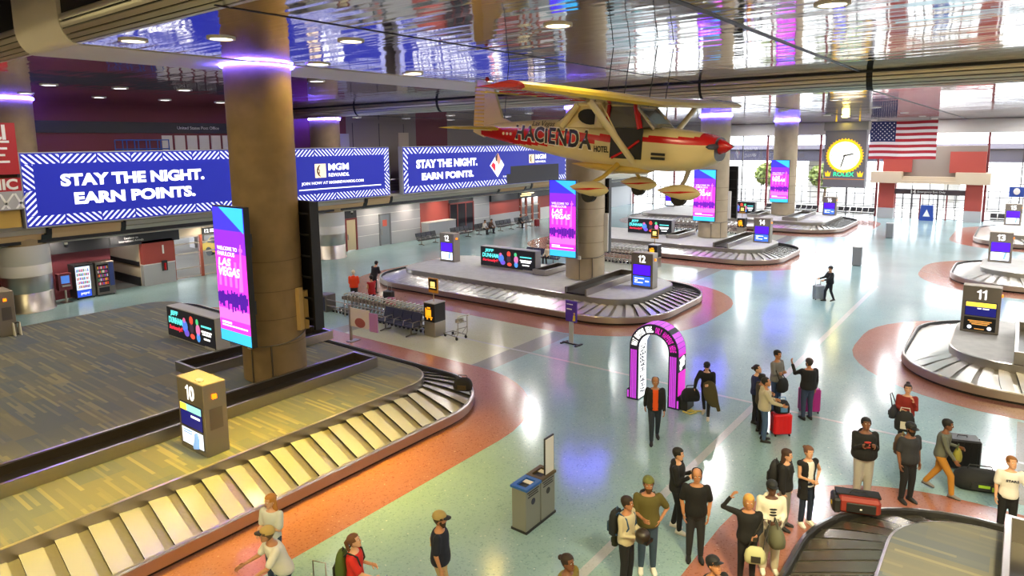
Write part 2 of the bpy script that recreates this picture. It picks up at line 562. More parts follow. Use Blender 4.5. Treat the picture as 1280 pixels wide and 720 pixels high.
# ------------------------------------------------------------------ outside the end windows
b = MB(); b.box(-130, 90, 77.4, 260, -.3, -.05, mat('outside_paving', '#b9b5ae', .9, speck=(.3, .1))); struct('ground_outside', b)
b = MB(); b.box(-130, 90, 96, 106, 5.0, 6.6, mat('roadway', '#3d3946', .8, speck=(.4, .15)))
b.box(-130, 90, 95.6, 96, 6.6, 7.2, mat('roadway_rail', '#6d6874', .6))
for x in range(-120, 90, 16): b.box(x, x + 1.6, 99, 101, 0, 5, mat('outside_paving'))
struct('road_elevated', b)
b = MB()
for x in range(-70, 40): b.box(x - .05, x + .05, 88, 88.1, 0, 2.2, M_MGREY)
b.box(-70, 40, 88, 88.1, 2.1, 2.2, M_MGREY); b.box(-70, 40, 88, 88.1, .2, .3, M_MGREY)
tag(b.obj('railing'), 'pale slatted railing outside beyond the end windows', 'railing')

# ------------------------------------------------------------------ columns
COLOBJ = []
COLS = [(-18.22, 11.45, .94, .83), (-18.2, 30.0, 1.02, .83), (-18.2, 48.2, 1.05, .83), (-18.2, 66.3, 1.05, .83)]
for i, (x, y, r, z0) in enumerate(COLS):
    b = MB(); zt = ZC if i == 0 else (ZC2 if i else ZC)
    mc = mat('concrete_warm_lit', '#80694a', .75, speck=(1.4, .12)) if i == 0 else mat('concrete_window_lit', '#b8a78c', .75, speck=(1.4, .08))  # same concrete: warm lamplight put into the near colour, window light into the far
    b.lathe([(r, z0), (r, 12.4)], 56, mc, (x, y, 0))
    for z in (1.95, 2.75, 3.6, 4.5): b.lathe([(r, z - .008), (r + .003, z - .006), (r + .003, z + .006), (r, z + .008)], 56, mat('form_joint', '#5a4a36', .9), (x, y, 0))
    COLOBJ.append(struct('column' if i == 0 else 'column.%03d' % i, b))
    ring = MB(); n = 48
    zr = zt - (.06 if i == 0 else .03)
    ring.tube([(x + (r + .06) * math.cos(2 * PI * q / n), y + (r + .06) * math.sin(2 * PI * q / n), zr) for q in range(n + 1)], .022, 6, glow('led_violet', '#5a4cff', 150), False)
    tag(ring.obj('led_ring'), 'glowing violet ring round the top of the %s concrete column' % ('brown nearest', 'second', 'third', 'farthest')[i], 'light ring', 'violet light rings on the columns')
for i, (x, y) in enumerate(((-38.6, 11.0), (-38.62, 29.15))):
    b = MB(); b.lathe([(1.0, 0), (1.0, 12.4)], 40, M_CONC, (x, y, 0))
    b.lathe([(1.09, 0), (1.09, .07), (1.05, .09), (1.05, .93), (1.035, .95), (1.05, .97), (1.05, 1.75)], 40, M_STEEL, (x, y, 0))
    b.lathe([(1.06, 1.755), (1.06, 2.28), (1.045, 2.3), (1.06, 2.32), (1.06, 3.25)], 40, mat('pale_cladding', '#d2cdc8', .45, .1), (x, y, 0))
    struct('column.%03d' % (4 + i), b)
    ring = MB(); n = 48; zr = (ZC if i == 0 else ZC2) - .03
    ring.tube([(x + 1.06 * math.cos(2 * PI * q / n), y + 1.06 * math.sin(2 * PI * q / n), zr) for q in range(n + 1)], .022, 6, glow('led_violet', '#5a4cff', 150), False)
    tag(ring.obj('led_ring'), ('glowing violet ring round the column behind the red billboard', 'glowing blue ring round the column behind the big blue sign')[i], 'light ring', 'violet light rings on the columns')

# ------------------------------------------------------------------ left side: mezzanine, walls
b = MB()
XU = -40.4
for y0, y1, m in ((-8, 32.4, M_MAROON), (32.4, 39.6, M_TAUPE), (39.6, 43.4, M_MAROON), (43.4, 56, M_TAUPE), (56, 77, M_MAROON)):
    b.box(XU - .2, XU, y0, y1, 3.3, 12.6, m)
b.box(XU, XU + .12, -8, 26.5, 8.68, 9.3, M_DARK)
for y in (33, 35.6, 38.2): b.box(XU - .01, XU + .02, y - .02, y + .02, 4.2, 9.5, M_DARK)
b.box(XU, XU + .06, 37.6, 38.7, 4.2, 8.8, M_BEIGE)
b.box(XU, XU + .06, 31.7, 32.6, 4.2, 8.7, M_LGREY)
o = struct('wall_left_upper', b)
bb = MB()
for y in range(10): bb.box(XU - .01, XU + .05, 18.9 + y * .75, 19.5 + y * .75, 7.7, 8.55, M_WHITE)
bb.obj('shutter_panel', o)
text(o, 'United States Post Office', (XU + .13, 21.1, 9.0), .28, '+x', M_WPAINT, fit=2.6)
b = MB()
b.box(-40.4, -37.55, -8, 77, 3.9, 4.18, M_BEIGE); struct('floor_mezzanine', b)
b = MB(); b.box(-40.4, -38.2, -8, 77, 3.2, 3.9, M_WHITE); struct('ceiling_mezzanine', b)
# slatted fascia
b = MB()
pf = []
for i in range(6):
    a = PI / 2 * i / 5
    pf.append((-38.35 + .85 * math.cos(a) , 4.05 - .85 * math.sin(a)))
for i in range(5):
    p, q = pf[i], pf[i + 1]
    d = .03
    n = ((p[0] - q[0]), (p[1] - q[1]))
    P = [(p[0] - n[0] * .06, p[1] - n[1] * .06), (q[0] + n[0] * .06, q[1] + n[1] * .06)]
    b.extr([P[0], P[1], (P[1][0] - .1, P[1][1] + .08), (P[0][0] - .1, P[0][1] + .02)], 'y', -8, 77, M_SLATG)
b.box(-37.62, -37.5, -8, 77, 4.06, 4.22, M_SLATG)
b.box(-38.4, -37.66, -8, 77, 3.35, 4.06, M_BLACK)
struct('trim_1', b)
b = MB()
for y0, y1, i0, i1 in ((8, 11.6, 1, 3), (11.8, 15.2, 0, 2), (26.6, 31.5, 1, 3), (31.6, 34, 0, 2), (47, 51, 1, 3), (52, 56, 0, 2)):
    pp = [pf[i] for i in range(i0, i1 + 1)]
    out = [(p[0] + .03, p[1] - .02) for p in pp]
    b.extr(out + [(p[0] - .05, p[1] + .02) for p in pp[::-1]], 'y', y0, y1, M_TAN)
    for y in (y0, y1):
        o2 = [(p[0] + .06, p[1] - .05) for p in pp]
        b.extr(o2 + [(p[0] - .05, p[1] + .02) for p in pp[::-1]], 'y', y - .12, y + .12, M_BLACK)
struct('trim_2', b)

# lower left wall, segment by segment along y
b = MB(); XW = -39.8
def seg(y0, y1, z0, z1, m, x=XW): b.box(x - .25, x, y0, y1, z0, z1, m)
seg(-8, 15.3, 0, 3.3, M_MAROON)
seg(-8, 19.0, 2.45, 3.3, M_DARK, XW + .35)
# passage between the vending machines and the red pier
b.box(-44, -43.8, 15, 17, 0, 3.2, M_BEIGE)
b.box(-43.8, XW, 16.8, 16.85, 0, 2.5, M_BEIGE)
b.box(-43.8, XW, 16.72, 16.8, 1.15, 1.4, M_DARK); b.box(-43.8, XW, 16.72, 16.8, 0, .5, M_DARK)
b.box(-44, XW - .2, 15.1, 15.3, 0, 3.2, M_MAROON); b.box(-44, XW, 15, 17, -.02, .0, M_GREY)
# red pier
b.box(XW - .6, XW + .35, 16.85, 18.6, 1.2, 2.6, M_REDW)
b.box(XW - .6, XW + .38, 16.83, 18.62, 0, 1.2, M_LGREY); b.box(XW - .6, XW + .39, 16.82, 18.63, 1.19, 1.24, M_WHITE)
seg(18.6, 27.4, 2.55, 3.3, M_BEIGE)
seg(27.4, 31.4, 0, 3.3, M_TAUPE)
seg(31.4, 32.5, 2.45, 3.3, M_DARK, XW + .05)
seg(32.5, 39.2, 0, 3.3, M_LGREY)
for z in (.95, 1.75, 2.5): b.box(XW, XW + .02, 32.5, 39.2, z, z + .035, M_WHITE)
seg(39.2, 42.7, 0, 3.3, M_REDW); seg(46, 48.3, 0, 3.3, M_LGREY); seg(42.7, 46, 2.7, 3.3, M_DARK)
for z in (1.0, 2.3): b.box(XW, XW + .02, 46, 48.3, z, z + .04, M_WHITE)
seg(48.3, 53, 1.15, 2.5, M_REDW); seg(48.3, 53, 0, 1.15, M_LGREY, XW + .1); seg(48.3, 77, 2.42, 3.3, M_DARK, XW + .25)
seg(56.5, 58.8, 1.2, 2.5, M_REDW); seg(56.5, 58.8, 0, 1.2, M_WHITE, XW + .1)
seg(64, 77, 0, 2.42, M_LGREY)
struct('wall_left', b)
b = MB(); b.box(XW - .02, XW + .9, 39.3, 42.6, 0, 1.35, M_LGREY); b.box(XW, XW + .92, 39.28, 42.62, 1.35, 1.4, M_WHITE)
tag(b.obj('low_partition'), 'low grey partition with a white cap before the red wall', 'partition')
def side_glazing(i, y0, y1, zt, posts, rails, mp, mr):
    fr = MB()
    for y in posts: fr.box(XW - .1, XW + .1, y - .09, y + .09, 0, zt, mp)
    for z in rails: fr.box(XW - .05, XW + .05, y0, y1, z - .04, z + .04, mr)
    o = struct('window_%d' % i, fr)
    g = MB(); g.box(XW - .01, XW + .01, y0, y1, 0, zt, M_GLASS); g.obj('window_pane', o)
M_POST = mat('orange_brown_post', '#9c4a30', .5); M_ALU = mat('pale_rail', '#c2b8aa', .4, .3)
side_glazing(3, 18.6, 27.4, 2.55, (18.7, 20.4, 22.3, 24.2, 26.1, 27.3), (.06, .62, 1.5, 2.1, 2.5), M_POST, M_ALU)
side_glazing(4, 53, 56.5, 2.45, (53.2, 54.1, 55.2, 56.4), (.06, .7, 1.6), M_POST, M_ALU)
side_glazing(5, 58.8, 64, 2.45, (58.9, 60.5, 62.2, 63.9), (.06, .7, 1.6), M_POST, M_ALU)
def door(i, y0, y1, z, mf, mp, bars=1):
    fr = MB()
    fr.box(XW - .1, XW + .08, y0, y0 + .12, 0, z, mf); fr.box(XW - .1, XW + .08, y1 - .12, y1, 0, z, mf); fr.box(XW - .1, XW + .08, y0, y1, z - .12, z, mf)
    for q in range(1, bars): fr.box(XW - .06, XW + .06, y0 + (y1 - y0) * q / bars - .05, y0 + (y1 - y0) * q / bars + .05, 0, z, mf)
    o = struct('door_%d' % i, fr)
    g = MB(); g.box(XW - .02, XW + .03, y0 + .12, y1 - .12, .05, z - .12, mp); g.obj('door_leaf', o)
    h = MB(); h.box(XW + .03, XW + .09, y0 + .2, y0 + .26, .85, 1.25, M_STEEL); h.obj('door_handle', o)
door(1, 31.4, 32.5, 2.45, mat('door_frame_red', '#7d2b26', .5), mat('door_glass_warm', '#cdbb96', .2))
door(2, 34.7, 35.9, 2.5, M_MGREY, mat('steel_door', '#8e9296', .4, .3))
door(3, 42.7, 46, 2.7, mat('door_frame_red'), mat('door_glass_dark', '#2b2a30', .1), 3)
b = MB(); b.box(XW + .02, XW + .04, 35.05, 35.5, 1.5, 2.0, mat('notice_red', '#d4604e', .6)); tag(b.obj('notice'), 'small red and white notice on the grey steel door', 'notice')

# outside the left glazing: bright apron and yellow cart
b = MB(); b.box(-75, -40.3, 17.2, 77, -.3, -.05, mat('outside_paving')); struct('ground_side', b)
b = MB(); b.box(-64, -40.6, 15.4, 76, 3.5, 3.8, M_MGREY)
for y in range(18, 76, 8): b.box(-52.4, -51.6, y, y + .8, -.05, 3.5, M_LGREY)
struct('shade_roof_outside', b)  # roof added to shade the ground outside the left glass
t = thing('parked_car', 'yellow and black car parked beyond the left glass doors', 'car', (-45.5, 25.6, 0), .2)
b = MB(); b.extr([(-2, .3), (2, .3), (2.05, .8), (1.2, .95), (.7, 1.45), (-1.0, 1.45), (-1.6, .95), (-2.05, .85)], 'y', -.85, .85, mat('car_yellow', '#d8b326', .3)); b.obj('car_body', t)
b = MB(); b.extr([(1.1, .98), (.66, 1.4), (-.95, 1.4), (-1.45, .98)], 'y', -.87, .87, M_BLACK); b.obj('car_window', t)
for x in (-1.3, 1.3):
    for y in (-.75, .75):
        b = MB(); b.tube([(x, y - .12, .33), (x, y + .12, .33)], .33, 16, M_BLACK); b.obj('wheel', t)

# ------------------------------------------------------------------ end portal
b = MB(); YP = 75.6
for x0, x1 in ((-11.6, -10.2), (-4.35, -3.05)):
    b.box(x0, x1, YP, 77, 1.05, 3.6, M_REDW); b.box(x0 - .03, x1 + .03, YP - .04, 77, 0, 1.05, M_LGREY)
b.box(-12.3, -2.5, YP - .5, 77, 3.55, 3.85, M_BEIGE)
b.box(-12.3, -9.6, YP - .5, 77, 3.85, 4.65, M_BEIGE); b.box(-5.2, -2.5, YP - .5, 77, 3.85, 4.65, M_BEIGE)
b.box(-9.6, -5.2, YP - .2, 77, 3.85, 4.2, M_BEIGE)
b.box(-11.4, -8.9, YP + .4, 77, 4.6, 6.6, M_REDW); b.box(-5.8, -2.95, YP + .4, 77, 4.6, 6.6, M_REDW)
b.box(-11.4, -2.95, YP + .7, 77.2, 4.2, 7.15, M_TAUPE)
o = struct('wall_portal', b)
b = MB(); b.box(-10.2, -4.35, YP + .25, YP + .35, 2.45, 2.95, mat('portal_sign_brown', '#46383a', .5))
t = tag(b.obj('overhead_sign'), 'dark overhead sign across the entrance between the red pillars', 'sign')
text(t, '14', (-8.6, YP + .24, 2.72), .4, '-y', M_WPAINT, fit=.42, bold=.02)
text(t, 'Emergency Exit Only', (-7.1, YP + .24, 2.7), .3, '-y', M_WPAINT, fit=2.3)
fr = MB()
for i in range(9):
    x = -10.2 + 5.85 * i / 8
    w = .06 if i in (0, 2, 3, 5, 6, 8) else .03
    fr.box(x - w, x + w, YP + .5, YP + .6, 0, 2.45, M_MULR if i % 3 == 0 else M_MULD)
for z in (.1, .55, 1.0, 1.5, 2.0): fr.box(-10.2, -4.35, YP + .52, YP + .58, z - .025, z + .025, M_MULD)
for i in range(5): fr.box(-10.2 + 5.85 * i / 4 - .04, -10.2 + 5.85 * i / 4 + .04, YP + .5, YP + .6, 2.95, 3.6, M_MULD)
o = struct('door_4', fr)
g = MB(); g.box(-10.2, -4.35, YP + .54, YP + .56, 0, 3.6, M_GLASS); g.obj('door_pane', o)

# ------------------------------------------------------------------ light
w = bpy.data.worlds.new('daylight'); sc.world = w; w.use_nodes = True
bg = w.node_tree.nodes['Background']
bg.inputs['Color'].default_value = (.93, .96, 1, 1); bg.inputs['Strength'].default_value = 8.0
def portal(loc, rot, sx, sy):
    l = bpy.data.lights.new('sky_portal', 'AREA'); l.shape = 'RECTANGLE'; l.size = sx; l.size_y = sy
    l.cycles.is_portal = True
    o = bpy.data.objects.new('sky_portal', l); COL.objects.link(o); o.location = loc; o.rotation_euler = rot
portal((-7, 77.5, 4.2), (-PI / 2, 0, 0), 66, 8.3)
portal((-40.2, 23, 1.3), (0, -PI / 2, 0), 2.5, 8.8)

def lamp(loc, watts, c, size=.5, kind='AREA', rot=(0, 0, 0), parent=None, sy=None, spread=PI):
    l = bpy.data.lights.new('lamp', kind); l.energy = watts; l.color = c
    if kind == 'AREA':
        l.size = size; l.spread = spread
        if sy: l.shape = 'RECTANGLE'; l.size_y = sy
        else: l.shape = 'DISK'
    else:
        l.shadow_soft_size = size
    o = bpy.data.objects.new('lamp', l); COL.objects.link(o); o.location = loc; o.rotation_euler = rot
    if parent: o.parent = parent
    return o
M_LENS = glow('lamp_lens', '#fff0c8', 6)
M_LENSW = glow('lamp_lens_white', '#ffffff', 6)
WARM = (1, .80, .50); NEUT = (1, .93, .82)
def downlight(x, y, z, watts, c, label, lens=None, r=.24, spread=PI):
    t = thing('ceiling_light', label, 'ceiling light', (x, y, z), 0, 'recessed ceiling lights')
    b = MB(); n = 20
    b.lathe([(r + .06, .0), (r + .06, -.03), (r, -.035), (r, .0)], n, M_WHITE); b.obj('trim_ring', t)
    b = MB(); b.lathe([(r, -.012), (r, -.02)], n, lens or M_LENS); b.obj('lens', t)
    lamp((0, 0, -.06), watts, c, .4, 'AREA', (0, 0, 0), t, None, spread)
DL = [(-14.2, 8.1, ZC, 'round yellow ceiling light reflected beside the brown column top'), (-12.4, 10.2, ZC, 'yellow ceiling light above the blue reflection right of the column'),
      (-15.9, 7.0, ZC, 'yellow ceiling light near the rolled ceiling edge left of column'), (-16.3, 16.0, ZC, 'yellow ceiling light beside the cream beam before the aeroplane tail'),
      (-7.7, 11.6, ZC, 'yellow ceiling light above the aeroplane wing'), (-2.9, 13.0, ZC, 'yellow ceiling light at the top above the gold clock reflection')]
for i, (x, y, z, l) in enumerate(DL): downlight(x, y, z, 120 if i < 2 else 60, (1, .68, .05) if i < 2 else WARM, l, None, .24, .9 if i < 2 else PI)
for i, (x, y) in enumerate(((-29.2, 9.7), (-29.0, 12.1), (-28.2, 14.3), (-27.6, 18.3), (-21.0, 15.6))):
    downlight(x, y, ZC, 60, NEUT, 'ceiling light in the dark side soffit, %s of the outer row from the left' % ('first', 'second', 'third', 'fourth', 'fifth')[i], M_LENSW)
for i, (x, y) in enumerate(((-34.3, 10.5), (-34.9, 13.6), (-34.8, 16.6), (-34.9, 19.6), (-34.9, 22.6))):
    downlight(x, y, ZC, 60, NEUT, 'ceiling light close to the maroon wall, %s of the inner row from the left' % ('first', 'second', 'third', 'fourth', 'fifth')[i], M_LENSW)
for i, (x, y) in enumerate(((-35, 29), (-34.6, 33), (-34.5, 37.5), (-34, 42), (-33, 48), (-29, 31.5), (-28, 36), (-27, 42))):
    downlight(x, y, ZC2, 60, NEUT, 'small bright ceiling light above the far blue sign, number %s from the left' % ('one', 'two', 'three', 'four', 'five', 'six', 'seven', 'eight')[i], M_LENSW)
for x, y in ((-16.6, 12.4), (-16.6, 16.2), (-16.6, 20.0)):
    downlight(x, y, ZC, 45, (1, .70, .16), 'strong yellow ceiling light along the cream soffit edge, %s from the brown column' % {12.4: 'first', 16.2: 'second', 20.0: 'third'}[y], r=.3)
for x in (-24, -12, -7, 0, 6, 13, 20):
    for y in (33, 43, 54, 64, 73):
        downlight(x, y, ZC2, 300, (1, .99, .98), 'round white light in the far slatted ceiling over the grey carousels', M_LENSW, .2)
for x in (2, 8, 15, 22):
    for y in (10, 20):
        downlight(x, y, ZC, 150, (1, .98, .95), 'round ceiling light over the right side beyond the picture', M_LENSW, .2)  # unseen lights added to fill the right side
# the near hall above and behind the balcony: unseen warm area lights added as fill
for x, y, pw in ((-25, 1.8, 520), (-11, 1.5, 300), (-3, 1.5, 480), (6, 1.5, 800), (-19, -4.5, 260), (-8, -4.5, 330), (3, -4.5, 650)):
    lamp((x, y, 11.2), pw, (1, .85, .44), 5.5, 'AREA', (0, 0, 0), None, 2.2)

lamp((2, 3.6, 11.1), 700, (1, .84, .45), 1.2, 'AREA', (.55, 0, 0), None, None, 1.3)  # unseen lamp added to brighten the right carpet deck
for y in (12.6, 15.5, 20.5, 25, 30.5, 34, 37.5, 41, 45, 50, 55, 61, 68): lamp((-38.9, y, 3.17), 38, (1, .9, .75), .25)
lamp((-14.4, 3.4, 11.25), 130, (1, .70, .08), .5, 'AREA', (0, 0, 0), None, None, .9)  # unseen yellow lamp added to colour the nearest belt
sc.view_settings.view_transform = 'Standard'; sc.view_settings.look = 'None'
sc.view_settings.gamma = 1; sc.view_settings.use_curve_mapping = False
sc.view_settings.exposure = .32
sc.cycles.use_denoising = True
sc.cycles.max_bounces = 8; sc.cycles.diffuse_bounces = 4; sc.cycles.glossy_bounces = 5; sc.cycles.transparent_max_bounces = 8
sc.cycles.caustics_reflective = False; sc.cycles.caustics_refractive = False
sc.cycles.sample_clamp_indirect = 8
# ------------------------------------------------------------------ baggage carousels
M_PLATE = mat('belt_plates', '#dedbd4', .26, .6, bump=((3, 3, 3), .3))
M_BELT = mat('belt_bed', '#a39d92', .28, .7, bump=((5, 5, 5), .6))
M_PLATED = mat('belt_plates_dark', '#96907f', .25, .9, bump=((3, 3, 3), .25))
M_RIMI = mat('rim_rubber', '#1c1b1c', .5)
M_SCREEN = glow('screen_violet', '#4a16f0', 1.0)
M_LEDWH = glow('screen_white', '#e8f0ff', 1.0)
ZP = .8
def carousel(label, x0, x1, y0, y1, r, top, plates=M_PLATE, wx=1.4, wy=1.6, pitch=.5, hand=1, ri=1.6):
    t = thing('baggage_carousel', label, 'baggage carousel', ((x0 + x1) / 2, (y0 + y1) / 2, 0), 0, 'baggage carousels')
    cx, cy = (x0 + x1) / 2, (y0 + y1) / 2
    nx, ny = int((x1 - x0) * 2), int((y1 - y0) * 2)
    o = lambda d: [(p[0] - cx, p[1] - cy) for p in rr2(x0 + d, x1 - d, y0 + d, y1 - d, r - d, nx, ny)]
    inn = lambda d: [(p[0] - cx, p[1] - cy) for p in rr2(x0 + wx + d, x1 - wx - d, y0 + wy + d, y1 - wy - d, ri - d, nx, ny)]
    O = [o(d) for d in (.1, .0, .0, .02, .08, .11, .11)]
    Z = (0., .1, .34, .375, .385, .36, .2)
    b = MB(); n = len(O[0])
    b.prism(o(.09), 0, .1, M_BLACK)
    b.obj('plinth', t)
    b = MB()
    def sweep(b, la, za, lb, zb, m, sm=True):
        b.add([(p[0], p[1], za) for p in la] + [(p[0], p[1], zb) for p in lb], [(i, (i + 1) % n, (i + 1) % n + n, i + n) for i in range(n)], m, sm)
    sweep(b, O[0], .07, O[1], .1, M_BLACK)
    for i in (1, 2, 3): sweep(b, O[i], Z[i], O[i + 1], Z[i + 1], M_STEEL)
    sweep(b, O[4], Z[4], O[5], Z[5], M_RIMI); sweep(b, O[5], Z[5], O[6], Z[6], M_RIMI)
    b.obj('rim', t)
    # sloping belt of overlapping plates
    A = o(.12); B = inn(0)
    sweep(bb := MB(), A, .225, B, .505, M_BELT)
    mid = [((a[0] + c[0]) / 2, (a[1] + c[1]) / 2) for a, c in zip(A, B)]
    cum = [0]
    for i in range(n):
        cum.append(cum[-1] + math.dist(mid[i], mid[(i + 1) % n]))
    def at(L, s):
        s %= cum[-1]
        lo, hi = 0, n
        while hi - lo > 1:
            q = (lo + hi) // 2
            if cum[q] <= s: lo = q
            else: hi = q
        f = (s - cum[lo]) / max(1e-9, cum[lo + 1] - cum[lo])
        p, q = L[lo], L[(lo + 1) % n]
        return (p[0] + (q[0] - p[0]) * f, p[1] + (q[1] - p[1]) * f)
    k = int(cum[-1] / pitch); pt = cum[-1] / k
    for i in range(k):
        s0 = i * pt; rows = []
        for j in range(6):
            f = j / 5
            sh = .22 * f * hand
            pa = at(A, s0 + sh); pb = at(B, s0 + sh); pc = at(A, s0 + pt * .68 + sh); pd = at(B, s0 + pt * .68 + sh)
            z = .24 + .28 * f + .012 * math.sin(f * PI)
            rows.append(((pa[0] + (pb[0] - pa[0]) * f, pa[1] + (pb[1] - pa[1]) * f, z + .045), (pc[0] + (pd[0] - pc[0]) * f, pc[1] + (pd[1] - pc[1]) * f, z + .005)))
        vs = [q for rw in rows for q in rw] + [(rw[0][0], rw[0][1], rw[0][2] - .045) for rw in rows]
        fs = [(2 * j, 2 * j + 1, 2 * j + 3, 2 * j + 2) for j in range(5)]
        bb.add(vs, fs, plates, True)
        bb.add(vs, [(2 * j, 2 * j + 2, 12 + j + 1, 12 + j) for j in range(5)], M_RIMI)
    bb.obj('belt', t)
    b = MB(); P = inn(-.02)
    sweep(b, P, .48, P, ZP - .012, M_STEEL); sweep(b, P, ZP - .012, inn(.03), ZP + .004, M_STEEL)
    b.prism(inn(.03), .1, ZP, top)
    b.obj('platform', t)
    return t
CAR = {
 10: carousel('long nearest carousel with yellow-lit belt and striped carpet deck', -33.4, -12.24, -6.0, 15.65, 2.6, M_CARPET, M_PLATE, 1.8, 1.2, .56, 1, 1.2),
 12: carousel('grey carousel in mid hall round the second column', -30.1, -12.1, 24.5, 33.4, 3.0, M_PLAT),
 14: carousel('grey carousel round the third column beneath the aeroplane nose', -30.1, -11.95, 41.7, 50.8, 3.0, M_PLAT),
 16: carousel('farthest grey carousel round the last column before the windows', -32.3, -12.0, 59.2, 71.6, 3.4, M_PLAT),
 9: carousel('dark-belted carousel with a striped carpet deck where people wait', -2.9, 18, -6, 15.5, 3.0, M_CARPET, M_PLATED, 1.45, 1.2, .42, -1, 1.5),
 11: carousel('pale carousel right of the white floor line, nearest of the far side', -3.05, 16, 24.1, 33.3, 3.0, M_PLAT, hand=-1),
 13: carousel('pale carousel right of the floor line, second of the far side', -3.0, 16, 42.0, 50.6, 3.0, M_PLAT, hand=-1),
 15: carousel('pale carousel near the entrance, farthest of the right side', -2.85, 16, 59.0, 72, 3.2, M_PLAT, hand=-1),
}

# feed troughs on the decks
M_TROUGH = mat('trough_black', '#1d1a18', .35, .3); M_TRWALL = mat('trough_inner', '#5c5246', .3, .8)
def trough(label, x0, x1, y0, y1, z0=ZP + .006, h=.3, open_front=False, mi=M_TROUGH):
    t = thing('conveyor_trough', label, 'conveyor trough', ((x0 + x1) / 2, (y0 + y1) / 2, z0))
    hx, hy = (x1 - x0) / 2, (y1 - y0) / 2
    b = MB(); e = .09
    b.box(-hx, -hx + e, -hy, hy, 0, h, M_STEEL); b.box(hx - e, hx, -hy, hy, 0, h, M_STEEL); b.box(-hx + e, hx - e, hy - e, hy, 0, h, M_STEEL)
    if not open_front: b.box(-hx + e, hx - e, -hy, -hy + e, 0, h, M_STEEL)
    b.obj('side_wall', t)
    b = MB(); b.box(-hx + e, hx - e, -hy + (0 if open_front else e), hy - e, .01, .06, mi)
    for s in (-1, 1): b.box(s * (hx - e - .006) - .005, s * (hx - e - .006) + .005, -hy + e, hy - e, .06, h - .03, M_TRWALL)
    b.obj('conveyor', t)
    return t
trough('long steel trough with black bed running past the yellow-lit belt', -17.24, -16.1, -5.5, 13.75)
trough('short steel trough behind the brown column and number 10 pylon', -21.1, -19.85, 9.7, 14.9)
trough('steel trough feeding the belt beside the second number 12 pylon', -16.95, -15.75, 26.1, 31.6, open_front=True)
trough('short steel trough left of the second column foot', -20.85, -20.0, 28.9, 31.3)
trough('steel trough feeding the belt beside the number 14 pylon', -16.35, -15.3, 43.4, 50.0, open_front=True)
trough('short steel trough left of the third column foot', -20.7, -19.8, 45.6, 48.9)
trough('dark trough beside the far column near the number 16 pylon', -16.9, -15.6, 61.4, 68)
trough('short trough left of the farthest column foot', -20.35, -19.4, 62.5, 66.5)
t = trough('steel trough at the picture edge on the dark-belted carousel', .18, 1.3, -5, 14.0, ZP + .006, .5)
trough('steel trough beside the number 11 pylon at the picture edge', .15, 1.3, 25.7, 30.2, ZP + .006, .4)

# ------------------------------------------------------------------ number pylons
M_PYL = mat('pylon_metal', '#8f867c', .35, .55)
M_AMBER = glow('amber_beacon', '#ff7a10', 2.0)
def numeral(parent, s, cx, y, cz, h, m):
    """house-style number: the one drawn with its flag, the other digits from the font"""
    b = MB(); ws = [.36 if c == '1' else .62 for c in s]; gap = .1
    x = cx - h * (sum(ws) + gap * (len(s) - 1)) / 2
    for c, w in zip(s, ws):
        if c == '1':
            P = [(.36, 0), (.36, 1), (.24, 1), (.17, .88), (.0, .8), (.0, .68), (.2, .72), (.2, 0)]
            for q in ([P[0], P[1], P[2], P[3], P[6], P[7]], [P[3], P[4], P[5], P[6]]):
                b.add([(x + u * h, y - .004, cz - h / 2 + v * h) for u, v in q], [tuple(range(len(q)))[::-1]], m)
        else:
            me = text_mesh(c, .5, bold=.03, ext=.003); X = [v.co.x for v in me.vertices]; Y = [v.co.y for v in me.vertices]
            b.add([(x + (v.co.x - min(X)) / (max(X) - min(X)) * w * h, y - .002 - v.co.z, cz - h / 2 + (v.co.y - min(Y)) / (max(Y) - min(Y)) * h) for v in me.vertices], [tuple(p.vertices) for p in me.polygons], m)
            bpy.data.meshes.remove(me)
        x += (w + gap) * h
    return b.obj('number', parent)
